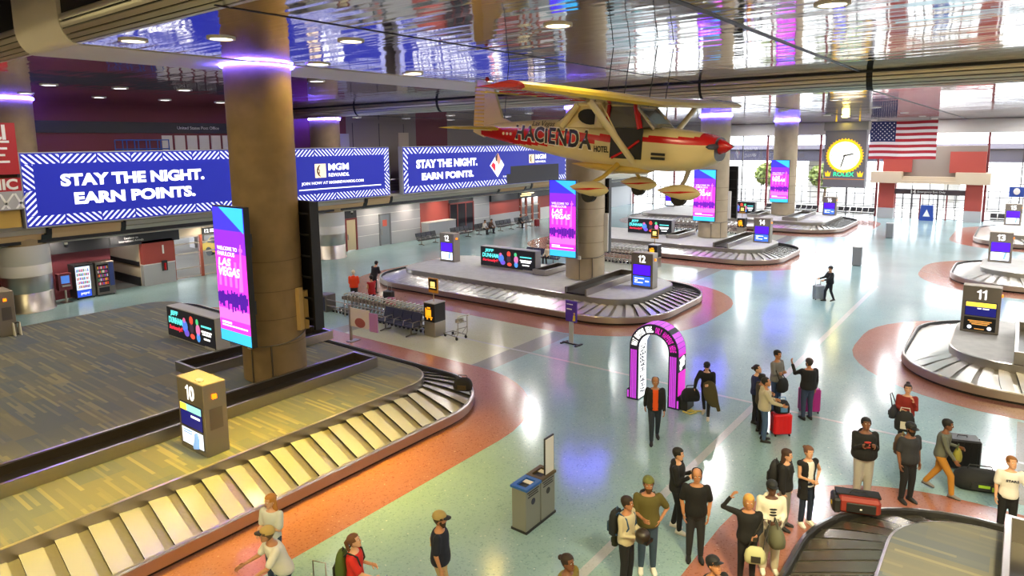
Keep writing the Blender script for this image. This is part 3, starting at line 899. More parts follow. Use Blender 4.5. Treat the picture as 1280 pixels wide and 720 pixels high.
def pylon(num, x, y, label, kind='violet', w=1.15, z=ZP + .006, h=1.72):
    t = thing('number_pylon', label, 'carousel sign', (x, y, z), 0, 'numbered carousel pylons')
    d = .55; hw = w / 2
    b = MB(); b.bbox(-hw, hw, 0, d, 0, h, .012, M_PYL); b.box(-hw + .01, hw - .01, .01, d - .01, h - .01, h + .004, mat('pylon_top', '#a79a83', .5))
    b.obj('body', t)
    numeral(t, num, 0, -.002, h - .29, .36, M_WTXT)
    def scr(x0, x1, z0, z1, m, nm='screen'):
        f = MB(); f.box(x0 - .02, x1 + .02, -.008, .01, z0 - .02, z1 + .02, M_DARK); s = f.obj(nm, t)
        g = MB(); g.box(x0, x1, -.014, -.008, z0, z1, m); g.obj('screen_glass', s)
        return s
    zt = h - .58
    if kind in ('violet', 'violetblue'):
        scr(-hw + .12, hw - .12, zt - .5, zt, M_SCREEN)
        s = scr(-hw + .12, hw - .12, .12, zt - .56, glow('screen_blue', '#3a6bf0', .9) if kind == 'violetblue' else M_LEDWH)
        if kind == 'violetblue':
            g = MB()
            for i, (q, l) in enumerate(((.46, .5), (.36, .16), (.26, .44))): g.box(-hw + .2, -hw + .2 + l, -.02, -.014, q - .02, q + .03, M_WTXT)
            g.box(hw - .38, hw - .18, -.02, -.014, .32, .39, M_WTXT)
            g.obj('screen_text', s)
        else:
            g = MB(); g.tube([(.2, -.015, .2), (.24, -.015, .5)], .05, 6, glow('figure_blue', '#7aa0d8', .8)); g.sph((.26, -.015, .54), (.05, .01, .05), 8, 6, glow('figure_blue')); g.obj('screen_picture', s)
    elif kind == 'navy':
        s = scr(-hw + .12, hw - .12, zt - .55, zt, glow('screen_navy', '#1a1c6a', .9))
        g = MB(); g.box(-hw + .13, hw - .13, -.02, -.014, zt - .17, zt - .01, glow('screen_cyan', '#8fdcd0', .9)); g.box(-hw + .13, -hw + .42, -.024, -.02, zt - .17, zt - .01, glow('screen_yellow', '#ffe14a', 1)); g.obj('screen_banner', s)
        g = MB(); g.box(0, hw - .2, -.02, -.014, zt - .3, zt - .25, M_WTXT); g.obj('screen_text', s)
        s = scr(-hw + .12, hw - .12, .14, zt - .62, M_LEDWH)
        g = MB()
        for q in (.46, .4): g.box(-hw + .2, 0, -.02, -.014, q, q + .03, glow('figure_blue', '#7aa0d8', .8))
        g.tube([(.2, -.016, .16), (.24, -.016, .36), (.2, -.016, .5)], [.1, .08, .05], 6, glow('figure_blue')); g.obj('screen_picture', s)
    elif kind == 'eleven':
        s = scr(-hw + .12, hw - .12, zt - .5, zt, glow('screen_navy', '#1a1c8a', .9))
        g = MB(); g.box(-hw + .13, hw - .13, -.02, -.014, zt - .17, zt - .01, glow('screen_yellow', '#ffe814', 1)); g.obj('screen_banner', s)
        g = MB(); g.box(-.1, .02, -.02, -.014, zt - .25, zt - .21, M_WTXT); g.box(.06, .25, -.02, -.014, zt - .25, zt - .21, M_WTXT); g.obj('screen_text', s)
        s = scr(-hw + .12, hw - .12, .1, zt - .58, M_BLACK)
        g = MB()
        mm = glow('screen_orange', '#e0a050', .8)
        for q, l in ((.42, .36), (.36, .3), (.3, .24)): g.box(-l, l, -.02, -.014, q, q + .035, mm)
        for s_ in (-1, 1): g.tube([(s_ * .3, -.02, .2), (s_ * .3, -.014, .2)], .07, 10, M_LEDWH)
        g.box(-.15, .15, -.02, -.014, .13, .16, mm); g.obj('screen_text', s)
    # warning beacon on the side and small fitting on top
    b = MB(); b.box(hw, hw + .05, .2, .3, h - .36, h - .26, M_AMBER); b.obj('beacon', t)
    if num == '10':
        b = MB(); b.sph((.2, .15, h + .02), (.12, .07, .035), 12, 6, M_CREAMP); b.box(.1, .3, .09, .2, h, h + .012, M_BLACK); b.obj('camera_pod', t)
        b = MB(); b.box(hw, hw + .006, .12, .43, .62, 1.12, M_STEELD); b.obj('side_grille', t)
    return t
pylon('10', -15.0, 7.17, 'brown metal number 10 pylon beside the yellow-lit belt', 'navy', 1.2)
pylon('10', -30.9, 7.6, 'metal pylon at the left picture edge on the carpet', 'navy')
pylon('12', -14.47, 29.15, 'number 12 pylon with violet and blue screens, right of the second column', 'violetblue')
pylon('12', -27.45, 29.2, 'number 12 pylon with violet and white screens, left end of its carousel', 'violet')
pylon('14', -14.25, 47.0, 'number 14 pylon with violet and blue screens on the third carousel', 'violetblue')
pylon('16', -14.43, 67.8, 'number 16 pylon below the clock', 'violetblue')
pylon('16', -30.7, 68.3, 'far number 16 pylon seen behind the aeroplane nose wheel', 'violet')
pylon('11', -.92, 29.2, 'number 11 pylon with yellow-topped navy screen and black lower screen', 'eleven', 1.16)
pylon('13', -.81, 46.8, 'number 13 pylon with violet and white screens', 'violet', 1.1)
pylon('15', -.55, 67.5, 'number 15 pylon with violet and white screens, farthest right', 'violet', 1.1)

# ------------------------------------------------------------------ deck advertising boards
M_LEDBLK = glow('led_black', '#17171b', .8)
def board(x0, x1, y, label, z=ZP + .004, h=1.18):
    w = x1 - x0
    t = thing('advertising_board', label, 'advertising screen', ((x0 + x1) / 2, y, z), 0, 'low advertising screens on the decks')
    b = MB(); b.bbox(-w / 2, w / 2, 0, .5, 0, h, .015, M_LGREY); b.obj('housing', t)
    b = MB(); b.box(-w / 2 + .02, w / 2 - .04, -.02, 0, .06, h - .03, M_LEDBLK); s = b.obj('screen', t)
    cy = glow('led_cyan', '#5fe0e0', 1.0); rd = glow('led_red', '#f03048', 1.0)
    text(s, 'JEFF', (-w * .33, -.024, h * .8), .3, '-y', cy, fit=w * .17, fith=.22, bold=.03, shear=.1)
    text(s, 'DUNHAM', (-w * .31, -.024, h * .58), .3, '-y', cy, fit=w * .3, fith=.24, bold=.03, shear=.1)
    text(s, 'Seriously?!', (-w * .31, -.024, h * .33), .3, '-y', rd, fit=w * .29, fith=.2, bold=.02, shear=.2)
    g = MB()
    for px, pz, rx, rz, c in ((-.11, .5, .2, .22, '#4c7ad8'), (-.08, .3, .18, .14, '#6a50c0'), (-.12, .68, .1, .1, '#d2608a'), (.03, .74, .13, .16, '#e04838'), (.03, .5, .15, .2, '#3a2a3a'), (.04, .24, .16, .1, '#e85040'), (.15, .74, .1, .12, '#4ac07a'), (.16, .5, .15, .22, '#d070a8'), (.16, .26, .13, .16, '#4a90e0')):
        vs = [(w * px + rx * math.cos(2 * PI * q / 14), -.023, h * pz + rz * math.sin(2 * PI * q / 14)) for q in range(14)]
        g.add(vs, [tuple(range(14))], glow('led_' + c, c, .9))
    g.obj('screen_shapes', s)
    g = MB()
    for q, l, c in ((.66, .1, cy), (.5, .1, M_WTXT), (.42, .085, M_WTXT), (.28, .06, M_WTXT)): g.box(w * (.33 - l), w * (.33 + l), -.026, -.02, h * q - .03, h * q + .035, c)
    g.obj('screen_text', s)
    b = MB(); b.box(w * .28, w * .48, -.03, 0, .0, .09, M_LGREY); b.obj('maker_plate', t)
board(-25.3, -21.85, 11.5, 'low black advertising screen left of the brown column')
board(-24.9, -20.95, 29.35, 'low black advertising screen left of the second column')
board(-24.5, -20.8, 46.8, 'low black advertising screen left of the third column')
board(-23.2, -20.45, 65.1, 'low black advertising screen left of the farthest column')

# ------------------------------------------------------------------ tall pictures on the columns
M_PK = [glow('poster_' + c, c, s) for c, s in (('#4038e8', 1.0), ('#3cb8f0', 1.0), ('#e23ce0', 1.05), ('#8a2ee0', 1.0), ('#f570d8', 1.05), ('#4a1a9a', .9))]
def col_sign(x, y, z0, h, w, label):
    t = thing('column_screen', label, 'advertising screen', (x, y, z0), 0, 'tall lit screens on the columns')
    b = MB(); b.box(-w / 2 - .03, w / 2 + .03, 0, .16, -.03, h + .03, M_BLACK); b.obj('frame', t)
    b = MB()
    n = 12; Z = [h * i / n for i in range(n + 1)]
    cs = [1, 2, 4, 2, 2, 2, 2, 2, 3, 3, 0, 0]
    for i in range(n): b.box(-w / 2, w / 2, -.012, 0, Z[i], Z[i + 1], M_PK[cs[i]])
    s = b.obj('screen', t)
    b = MB(); e = -.02
    b.add([(-w * .28, e, h), (w / 2, e, h), (w / 2, e, h * .82)], [(0, 1, 2)], M_PK[1]); s2 = b.obj('corner_shape', s)
    b = MB()      # skyline of the picture
    rr = random.Random(3)
    for i in range(22):
        x_ = -w / 2 + w * i / 22; hh = h * rr.uniform(.03, .11)
        b.box(x_, x_ + w / 26, e, -.012, h * .34 - hh, h * .34 + hh * .5, M_PK[5])
    for i in range(9):
        x_ = -w * .42 + w * .8 * i / 9; hh = h * rr.uniform(.05, .2)
        b.box(x_, x_ + w / 14, e, -.012, h * .42, h * .45 + hh, M_PK[2 if i % 2 else 4])
    b.tube([(w * .32, -.016, h * .4), (w * .36, -.016, h * .74)], [.07, .015], 6, M_PK[4])
    b.sph((w * .36, -.018, h * .7), (.09, .005, .06), 10, 6, M_PK[4])
    b.box(-w * .42, w * .42, e, -.012, h * .115, h * .125, M_WTXT); b.box(-w * .42, -w * .1, e, -.012, h * .135, h * .15, M_WTXT)
    b.obj('skyline_picture', s)
    text(s, 'WELCOME TO', (-w * .09, e, h * .70), .2, '-y', M_WTXT, fit=w * .66, fith=.11)
    text(s, 'FABULOUS', (-w * .13, e, h * .66), .2, '-y', M_WTXT, fit=w * .56, fith=.12)
    text(s, 'LAS', (-w * .2, e, h * .60), .3, '-y', M_WTXT, fit=w * .42, fith=.22, bold=.03, shear=.15)
    text(s, 'VEGAS', (-w * .06, e, h * .53), .3, '-y', M_WTXT, fit=w * .72, fith=.26, bold=.03, shear=.15)
    b = MB(); b.box(-w * .2, w * .2, .16, .5, h * .2, h * .3, M_DARK); b.box(-w * .2, w * .2, .16, .5, h * .7, h * .8, M_DARK); b.obj('bracket', t)
col_sign(-17.4, 9.75, 2.36, 3.86, 1.55, 'tall violet and pink lit screen on the brown column')
col_sign(-18.35, 28.05, 2.15, 3.85, 1.55, 'tall violet and pink lit screen on the second column')
col_sign(-18.4, 46.9, 2.1, 3.7, 1.6, 'tall violet and pink lit screen on the third column')
col_sign(-18.2, 64.8, 2.1, 3.9, 1.6, 'tall violet and pink lit screen on the farthest column')
# screens facing the other way: the dark ladder-like backs
def back_sign(x, y, z0, h, w, label):
    t = thing('rear_display', label, 'advertising screen', (x, y, z0), 0)
    b = MB(); b.box(-w / 2, w / 2, .2, .3, 0, h, M_BLACK); b.obj('screen', t)
    b = MB()
    for s in (-1, 1): b.box(s * w / 2 - .05, s * w / 2 + .05, -.05, .2, 0, h, M_BLACK)
    for i in range(6): b.box(-w / 2, w / 2, 0, .08, h * (i + .4) / 6, h * (i + .4) / 6 + .05, M_DARK)
    b.obj('back_frame', t)
back_sign(-17.75, 12.15, 2.25, 3.95, 1.5, 'black back of the screen behind the brown column')
back_sign(-17.95, 30.6, 2.1, 3.9, 1.6, 'black back of the screen behind the second column')
back_sign(-17.75, 49.5, 2.1, 3.9, 1.6, 'black back of the screen behind the third column')
def conduit(i, x, y, r, col, lst):
    t = COLOBJ[i]; X0, Y0 = x, y
    b = MB()
    for az, z0, z1, w in lst:
        a = math.radians(az); px, py = (r + .03) * math.cos(a), (r + .03) * math.sin(a)
        tx, ty = -math.sin(a) * w, math.cos(a) * w; nx, ny = math.cos(a) * w, math.sin(a) * w
        b.prism([(px - tx - nx * .3, py - ty - ny * .3), (px - tx + nx, py - ty + ny), (px + tx + nx, py + ty + ny), (px + tx - nx * .3, py + ty - ny * .3)], z0, z1, col)
    b.obj('cable_casing', t, (x, y, 0))
    c = MB(); c.tube([(( r + .02) * math.cos(math.radians(a)), (r + .02) * math.sin(math.radians(a)), 1.95 + .0006 * (a + 70) ** 2 * .03) for a in range(-115, 60, 8)], .02, 6, M_STEELD)
    for a in (-75, -38): 
        q = math.radians(a); c.tube([((r + .02) * math.cos(q), (r + .02) * math.sin(q), .83), ((r + .02) * math.cos(q), (r + .02) * math.sin(q), 1.95)], .02, 6, M_STEELD)
    c.obj('clamp_pipe', t, (x, y, 0))
    c = MB(); q = math.radians(-75); c.bbox((r + .05) * math.cos(q) - .08, (r + .05) * math.cos(q) + .08, (r + .05) * math.sin(q) - .06, (r + .05) * math.sin(q) + .06, 1.9, 2.08, .01, M_CREAMP); c.obj('junction_box', t, (x, y, 0))
conduit(0, -18.22, 11.45, .94, mat('conduit_tan', '#c9a66e', .5), [(20, 2.3, 3.6, .1), (52, 2.2, 3.4, .1)])
conduit(1, -18.2, 30.0, 1.02, M_WHITE, [(22, 2.2, 4.2, .16)])
conduit(2, -18.2, 48.2, 1.05, M_WHITE, [(14, 2.2, 4.2, .16)])

# ------------------------------------------------------------------ big blue signs along the mezzanine
M_BLUE = glow('sign_blue', '#1f2792', .72); M_STRIPE = glow('sign_stripe', '#dfe2ff', .85)
def border(b, x0, x1, y0, y1, band, P, vertical=False, sp=.27):
    """zigzag of slanted white lines in a band, in sign coordinates (u along, v up)"""
    if not vertical: L, h = x1 - x0, band
    else: L, h = y1 - y0, band
    n = max(1, round(L / P)); W = L / n
    polys = []
    th = sp * .4
    for k in range(n):
        sg = 1 if k % 2 == 0 else -1
        for j in range(-8, int(W / sp) + 10):
            a = j * sp
            if sg > 0: q = [(a, 0), (a + th, 0), (a + th + h, h), (a + h, h)]
            else: q = [(a, h), (a + th, h), (a + th + h, 0), (a + h, 0)]
            q = clip(q, .03, W - .03, 0.03, h - .03)
            if len(q) >= 3: polys.append([(k * W + p[0], p[1]) for p in q])
    return polys
XS = -37.0
def blue_sign(y0, y1, z0, z1, label, sp=.28):
    t = thing('blue_sign', label, 'billboard', (XS, y0, z0), 0, 'long blue billboards')
    L, h = y1 - y0, z1 - z0
    b = MB(); b.box(-.45, -.02, -.05, L + .05, -.05, h + .05, M_LGREY); b.obj('casing', t)
    b = MB(); b.box(-.02, 0, 0, L, 0, h, M_BLUE); s = b.obj('face', t)
    b = MB(); bw = .5
    def put(polys, f):
        for q in polys:
            vs = [f(*p) for p in q]
            b.add([(.006, u, v) for u, v in vs], [tuple(range(len(vs)))], M_STRIPE)
    put(border(b, 0, L, 0, 0, bw, 1.6, False, sp), lambda u, v: (u, h - .03 - v))
    put(border(b, 0, L, 0, 0, bw, 1.6, False, sp), lambda u, v: (u, .03 + v))
    put(border(b, 0, 0, 0, h - 2 * bw, bw, 1.25, True, sp), lambda u, v: (v, bw + u))
    put(border(b, 0, 0, 0, h - 2 * bw, bw, 1.25, True, sp), lambda u, v: (L - v, bw + u))
    b.obj('zigzag_border', s)
    b = MB()
    for q in range(int(L / 4)): b.box(-1.0, -.4, 2 + 4 * q - .05, 2 + 4 * q + .05, .4, .5, M_DARK)
    b.obj('bracket', t)
    return t, s
def st(s, txt, ya, yb, za, zb, m=M_WTXT, y0=0, z0=0, **k):
    text(s, txt, (.012, (ya + yb) / 2 - y0, (za + zb) / 2 - z0), .5, '+x', m, fit=yb - ya, fith=zb - za, **k)
t, s = blue_sign(10.8, 33.45, 4.2, 7.66, 'long blue billboard lettered in white behind the brown column')
K = dict(y0=10.8, z0=4.2)
st(s, 'STAY THE NIGHT.', 12.35, 19.5, 6.04, 6.65, bold=.05, **K); st(s, 'EARN POINTS.', 12.87, 18.92, 5.13, 5.73, bold=.05, **K)
st(s, 'MGM', 28.05, 29.75, 6.2, 6.66, bold=.03, **K); st(s, 'REWARDS.', 28.05, 29.78, 5.78, 6.02, bold=.015, **K)
st(s, 'JOIN NOW AT MGMREWARDS.COM', 25.9, 31.0, 5.26, 5.5, bold=.015, **K)
b = MB(); b.box(.006, .01, 25.7 - 10.8, 32.6 - 10.8, 4.97 - 4.2, 5.04 - 4.2, M_WTXT); b.obj('white_rule', s)
def lion(s, ya, yb, za, zb, y0, z0):
    """square emblem: cream tile with a dark curved profile in it"""
    M_EMB = glow('emblem_cream', '#f2d9b8', .9); M_EMD = glow('emblem_brown', '#4a2c2c', .5)
    b = MB(); w = yb - ya; h = zb - za; a, c = ya - y0, za - z0
    b.box(.006, .012, a, a + w, c, c + h, M_EMB)
    for q, (r0, x) in enumerate(((.42, .62), (.3, .5), (.18, .42))):
        pts = [(.014, a + w * (x - r0 * math.cos(u)), c + h * (.5 + r0 * math.sin(u))) for u in [(-70 + 140 * i / 8) * PI / 180 for i in range(9)]]
        b.tube(pts, .035, 4, M_EMD)
    b.tube([(.014, a + w * .2, c + h * .6), (.014, a + w * .42, c + h * .55), (.014, a + w * .4, c + h * .3)], .03, 4, M_EMD)
    b.obj('emblem', s)
lion(s, 26.98, 27.85, 5.75, 6.66, 10.8, 4.2)
t, s = blue_sign(34.85, 57.5, 4.2, 7.66, 'long blue billboard with a playing card lady, behind the aeroplane tail', .4)
K = dict(y0=34.85, z0=4.2)
st(s, 'STAY THE NIGHT.', 36.2, 43.4, 6.02, 6.68, bold=.05, **K); st(s, 'EARN POINTS.', 36.75, 42.88, 5.1, 5.66, bold=.05, **K)
st(s, 'MGM', 51.9, 53.6, 6.35, 6.8, bold=.03, **K); st(s, 'REWARDS.', 51.9, 53.6, 6.0, 6.2, bold=.015, **K)
st(s, 'EXCLUSIVELY', 46.9, 49.6, 4.85, 5.0, **K)
lion(s, 50.85, 51.7, 6.0, 6.8, 34.85, 4.2)
b = MB(); q = lambda y, z: (.012, y - 34.85, z - 4.2)
b.add([q(46.1, 4.9), q(47.05, 5.95), q(46.1, 7.0), q(45.05, 5.95)], [(0, 1, 2, 3)], M_WTXT)
b.add([(.02, *q(46.3, 5.9)[1:]), (.02, *q(46.6, 6.4)[1:]), (.02, *q(46.2, 7.05)[1:]), (.02, *q(45.85, 6.5)[1:])], [(0, 1, 2, 3)], glow('skin_print', '#c58f78', .8))
b.add([(.022, *q(45.85, 6.2)[1:]), (.022, *q(46.05, 6.4)[1:]), (.022, *q(46.15, 7.05)[1:]), (.022, *q(45.8, 6.7)[1:])], [(0, 1, 2, 3)], glow('hair_print', '#3a2320', .5))
b.add([(.02, *q(45.2, 5.95)[1:]), (.02, *q(45.75, 5.4)[1:]), (.02, *q(45.85, 6.0)[1:]), (.02, *q(45.5, 6.25)[1:])], [(0, 1, 2, 3)], glow('heart_red', '#d02038', .9))
b.obj('card_picture', s)
b = MB(); b.box(.01, .03, 48.0 - 34.85, 55.8 - 34.85, 0.02, 5.8 - 4.2, mat('grey_cover', '#4c4a4c', .7)); b.box(.01, .03, 47.4 - 34.85, 48 - 34.85, .02, .9, mat('grey_cover')); b.obj('grey_cover', s)

t = thing('scissor_lift', 'blue scissor lift parked on the mezzanine behind the big blue sign', 'lift', (-39.6, 16.3, 4.18))
M_LIFT = mat('lift_blue', '#1f5fb8', .4)
b = MB(); b.bbox(-.5, .5, 0, 2.3, .25, .8, .03, M_LIFT); b.obj('chassis', t)
for x in (-.42, .42):
    for y in (.3, 2.0):
        b = MB(); b.tube([(x - .1, y, .25), (x + .1, y, .25)], .25, 14, M_BLACK); b.obj('wheel', t)
b = MB()
for k in range(5):
    z = .8 + k * .44
    for x in (-.35, .35): b.tube([(x, .15, z), (x, 2.15, z + .44)], .04, 5, M_LIFT); b.tube([(x, 2.15, z), (x, .15, z + .44)], .04, 5, M_LIFT)
b.obj('scissor_arm', t)
b = MB(); b.box(-.5, .5, -.1, 2.4, 3.0, 3.1, M_LIFT)
for z in (3.6, 4.1):
    b.tube([(-.48, -.1, z), (.48, -.1, z), (.48, 2.4, z), (-.48, 2.4, z), (-.48, -.1, z)], .03, 5, M_LIFT)
for x in (-.48, .48):
    for i in range(5): b.tube([(x, -.1 + i * .62, 3.1), (x, -.1 + i * .62, 4.12)], .028, 5, M_LIFT)
b.obj('basket', t)
# red billboard at the left edge
t = thing('red_billboard', 'red billboard with white lettering at the left picture edge', 'billboard', (XS + .2, 6.2, 0))
b = MB(); b.box(-.3, 0, 0, 4.48, 6.72, 9.05, mat('billboard_red', '#b3262c', .5)); b.obj('upper_panel', t)
b = MB(); b.box(-.3, 0, 0, 4.48, 5.95, 6.55, mat('billboard_red')); b.box(-.3, 0, 0, 4.48, 5.1, 5.95, M_LGREY); b.obj('lower_panel', t)
text(t, 'sal', (.01, 3.65, 8.62), .5, '+x', M_WPAINT, bold=.03, fit=.9)
text(t, 'MIC', (.01, 3.8, 6.27), .6, '+x', M_WPAINT, bold=.04, fit=1.1)
b = MB()
for i, (a, z) in enumerate(((2.4, 8.2), (2.2, 7.9), (2.0, 7.6), (2.3, 7.3), (.8, 7.05))): b.box(0, .012, 3.0 - a / 2, 3.0 + a / 2, z - .05, z + .05, M_WPAINT)
b.obj('small_lines', t)
b = MB()
for i in range(9): b.add([(.012, 2.2 + i * .28, 5.15), (.012, 2.3 + i * .28, 5.15), (.012, 2.3 + i * .28 + (.5 if i % 2 else -.3), 5.85), (.012, 2.2 + i * .28 + (.5 if i % 2 else -.3), 5.85)], [(0, 1, 2, 3)], M_WPAINT)
b.obj('stripe_pattern', t)
b = MB(); b.box(XS - .3, XS - .1, 5, 10.6, 4.25, 5.05, mat('ochre_panel', '#c8a24e', .6)); struct('trim_3', b)
# mezzanine balustrade
b = MB()
for y in range(-7, 77, 2): b.box(-37.57, -37.53, y, y + .06, 4.2, 5.3, M_DARK)
b.box(-37.58, -37.52, -8, 77, 5.26, 5.32, M_STEEL)
for z in (4.45, 4.7, 4.95): b.box(-37.56, -37.54, -8, 77, z, z + .02, M_DARK)
tag(b.obj('balustrade'), 'dark mezzanine railing glimpsed between the two blue billboards', 'railing')
# ------------------------------------------------------------------ the hanging aeroplane (x forward, y to port, z up, spinner tip at the origin)
M_AC = mat('aircraft_cream', '#dac794', .28); M_AR = mat('aircraft_red', '#c4161c', .25); M_AY = mat('aircraft_yellow', '#e2c234', .3)
M_ASIL = mat('aircraft_silver', '#c9c4bd', .16, .9); M_AG = mat('aircraft_glass', '#5a5a5c', .06, 0, spec=.9); M_TYRE = mat('tyre', '#141414', .7)
M_AGOLD = mat('aircraft_gold', '#c9a648', .3)
t = thing('light_aeroplane', 'red and cream high-wing light aeroplane hanging from the slatted ceiling', 'aeroplane', (-5.41, 15.39, 7.70))
t.rotation_euler = (0, math.radians(3.15), math.radians(-2.0))
AP = t
SEC = [(-.28, .36, -.30, .26), (-.55, .44, -.46, .33), (-1.0, .5, -.58, .38), (-1.55, .54, -.63, .43), (-2.2, .56, -.64, .46), (-3.0, .56, -.62, .46), (-3.9, .52, -.56, .56),
       (-4.7, .43, -.47, .56), (-5.5, .33, -.35, .53), (-6.3, .24, -.23, .47), (-7.1, .14, -.1, .40), (-7.75, .05, .0, .30)]
def lerp_sec(x):
    for a, b in zip(SEC, SEC[1:]):
        if b[0] <= x <= a[0]:
            f = (a[0] - x) / (a[0] - b[0])
            return tuple(a[i] + (b[i] - a[i]) * f for i in range(4))
    return SEC[0] if x > SEC[0][0] else SEC[-1]
def side_y(x, z):
    _, hw, zb, zt = lerp_sec(x)
    zc, h = (zb + zt) / 2, (zt - zb) / 2
    q = min(1, abs((z - zc) / h))
    return hw * (1 - q ** 2.6) ** (1 / 2.6)
b = MB(); NR = 56; rows = []
xs = [-.28 - (7.75 - .28) * i / 60 for i in range(61)]
for x in xs:
    _, hw, zb, zt = lerp_sec(x); zc, h = (zb + zt) / 2, (zt - zb) / 2
    rw = []
    for k in range(NR):
        a = 2 * PI * k / NR; c, s_ = math.cos(a), math.sin(a)
        rw.append((x, hw * abs(c) ** (2 / 2.6) * (1 if c >= 0 else -1), zc + h * abs(s_) ** (2 / 2.6) * (1 if s_ >= 0 else -1)))
    rows.append(rw)
for i in range(60):
    for k in range(NR):
        k2 = (k + 1) % NR
        q = [rows[i][k], rows[i][k2], rows[i + 1][k2], rows[i + 1][k]]
        z = sum(p[2] for p in q) / 4; x = sum(p[0] for p in q) / 4
        if x > -3.2: lo, hi = .02 + .02 * (x + 3.2), .2 + .01 * (x + 3.2)
        else: lo, hi = .02 - .2 * min(1, (-3.2 - x) / 2.0), .2 + .06 * min(1, (-3.2 - x) / 2.5)
        m = M_AR if lo < z < hi else M_AC
        if x < -6.4: m = M_AR if z < .27 else M_AC
        if x < -7.2 and abs(z - .16) < .02: m = M_AY
        if -1.1 < x and .1 < z < .24: m = M_AR
        if x > -.62 and z > .04: m = M_AR
        b.add(q, [(0, 1, 2, 3)], m, True)
b.add(rows[0], [tuple(range(NR))[::-1]], M_DARK)
b.obj('fuselage', t)
b = MB(); b.lathe([(.19, 0), (.185, .06), (.13, .2), (.06, .3), (.004, .36)], 20, M_AR); o = b.obj('spinner', t, (-.34, 0, .04), (0, PI / 2, 0))
b = MB()
for s_ in (-1, 1): b.loft([[(.03 * math.cos(q) - .28, s_ * yy, .04 + w_ * math.sin(q)) for q in [2 * PI * i / 8 for i in range(8)]] for yy, w_ in ((.12, .05), (.4, .07), (.68, .055), (.78, .02))], M_DARK)
b.obj('propeller', t)
# cabin: windows, pillars, roof
b = MB()
g = [[(-1.72, -.5, .42), (-1.72, .5, .42), (-2.28, .46, .92), (-2.28, -.46, .92)],
     [(-4.05, -.3, .92), (-4.05, .3, .92), (-4.85, .26, .46), (-4.85, -.26, .46)]]
for q, nm in zip(g, ('windscreen', 'rear_screen')):
    b = MB(); b.add(q, [(0, 1, 2, 3)], M_AG); b.obj(nm, t)
for s_ in (-1, 1):
    b = MB(); b.add([(-1.72, s_ * .5, .42), (-2.28, s_ * .46, .92), (-3.15, s_ * .45, .92), (-3.15, s_ * .54, .40)], [(0, 1, 2, 3)], M_AG); b.obj('side_window', t)
b = MB()
for s_ in (-1, 1):
    for xa, xb, w_, m in ((-1.74, -2.3, .05, M_ASIL), (-2.12, -2.3, .075, M_AR), (-3.05, -3.05, .05, M_AR), (-3.3, -3.3, .12, M_AC), (-4.45, -4.0, .1, M_AC)):
        b.tube([(xa, s_ * .53, .38), (xb, s_ * .475, .95)], w_, 6, m)
    b.add([(-3.1, s_ * .545, .36), (-3.1, s_ * .455, .94), (-4.0, s_ * .42, .95), (-4.35, s_ * .36, .72), (-4.75, s_ * .35, .45), (-4.3, s_ * .48, .36)], [(0, 1, 2, 3, 4, 5)], M_AC)
b.bbox(-4.1, -2.2, -.46, .46, .88, 1.0, .04, M_AC)
b.obj('cabin_frame', t)
b = MB(); y_ = -side_y(-2.55, -.1) - .008
b.add([(-2.02, y_, -.36), (-2.92, y_, -.36), (-2.92, y_ + .02, .40), (-2.02, y_ + .02, .40)], [(0, 1, 2, 3)], M_BLACK)
b.tube([(-2.85, y_ - .01, -.36), (-2.45, y_ - .01, -.15), (-2.1, y_ - .01, .1)], .035, 5, M_AR)
for z in (-.2, -.3): b.box(-1.75, -1.4, y_ - .03, y_ + .02, z - .03, z + .03, M_BLACK)
b.obj('open_door_bay', t)
for s_ in (-1, 1):
    b = MB(); vs = [(-3.62 + .34 * math.cos(a) - .1 * math.sin(a), s_ * (.51 - .1 * math.sin(a) * .8), .64 + .2 * math.sin(a)) for a in [2 * PI * i / 16 for i in range(16)]]
    b.add(vs, [tuple(range(16))], M_BLACK); b.obj('rear_window', t)
# wing
def airfoil(x0, ch, y, z, th):
    up = [(0, 0), (.03, .04), (.12, .075), (.3, .095), (.55, .07), (.8, .03), (1, 0)]
    lo = [(.8, -.012), (.5, -.03), (.25, -.035), (.08, -.03)]
    return [(x0 - u * ch, y, z + v * ch * th) for u, v in up + lo]
b = MB()
st_ = [(-5.5, 1.12, -1.95, 1.05), (-5.35, 1.11, -1.9, 1.15), (-2.6, 1.04, -1.76, 1.5), (0, .98, -1.74, 1.6), (2.6, 1.04, -1.76, 1.5), (5.35, 1.11, -1.9, 1.15), (5.5, 1.12, -1.95, 1.05)]
rings = [airfoil(x0, ch, y, z, 1.25 if abs(y) < 5.45 else .6) for y, z, x0, ch in st_]
n = len(rings[0])
for i in range(len(rings) - 1):
    for k in range(n):
        k2 = (k + 1) % n
        m = M_AR if i in (0, 5) else (M_AY if k in (0, 1, n - 1) else M_AC if k < 6 else M_ASIL)
        b.add([rings[i][k], rings[i][k2], rings[i + 1][k2], rings[i + 1][k]], [(0, 1, 2, 3)], m, False)
b.add(rings[0], [tuple(range(n))], M_AR); b.add(rings[-1], [tuple(range(n))[::-1]], M_AR)
w_ = b.obj('wing', t)
b = MB()
for s_ in (-1, 1):
    b.sph((-2.35, s_ * 5.15, 1.10), (.12, .12, .06), 10, 6, M_BLACK)
    for i in range(5): b.box(-2.9, -2.2, s_ * (4.8 - i * .62) - .12, s_ * (4.8 - i * .62) + .12, 1.035 - .016 * i, 1.06 - .016 * i, M_AR)
    b.box(-3.22, -3.12, min(s_ * 2.2, s_ * 5.1), max(s_ * 2.2, s_ * 5.1), 1.02, 1.05, M_AY)
b.obj('wing_marking', w_)
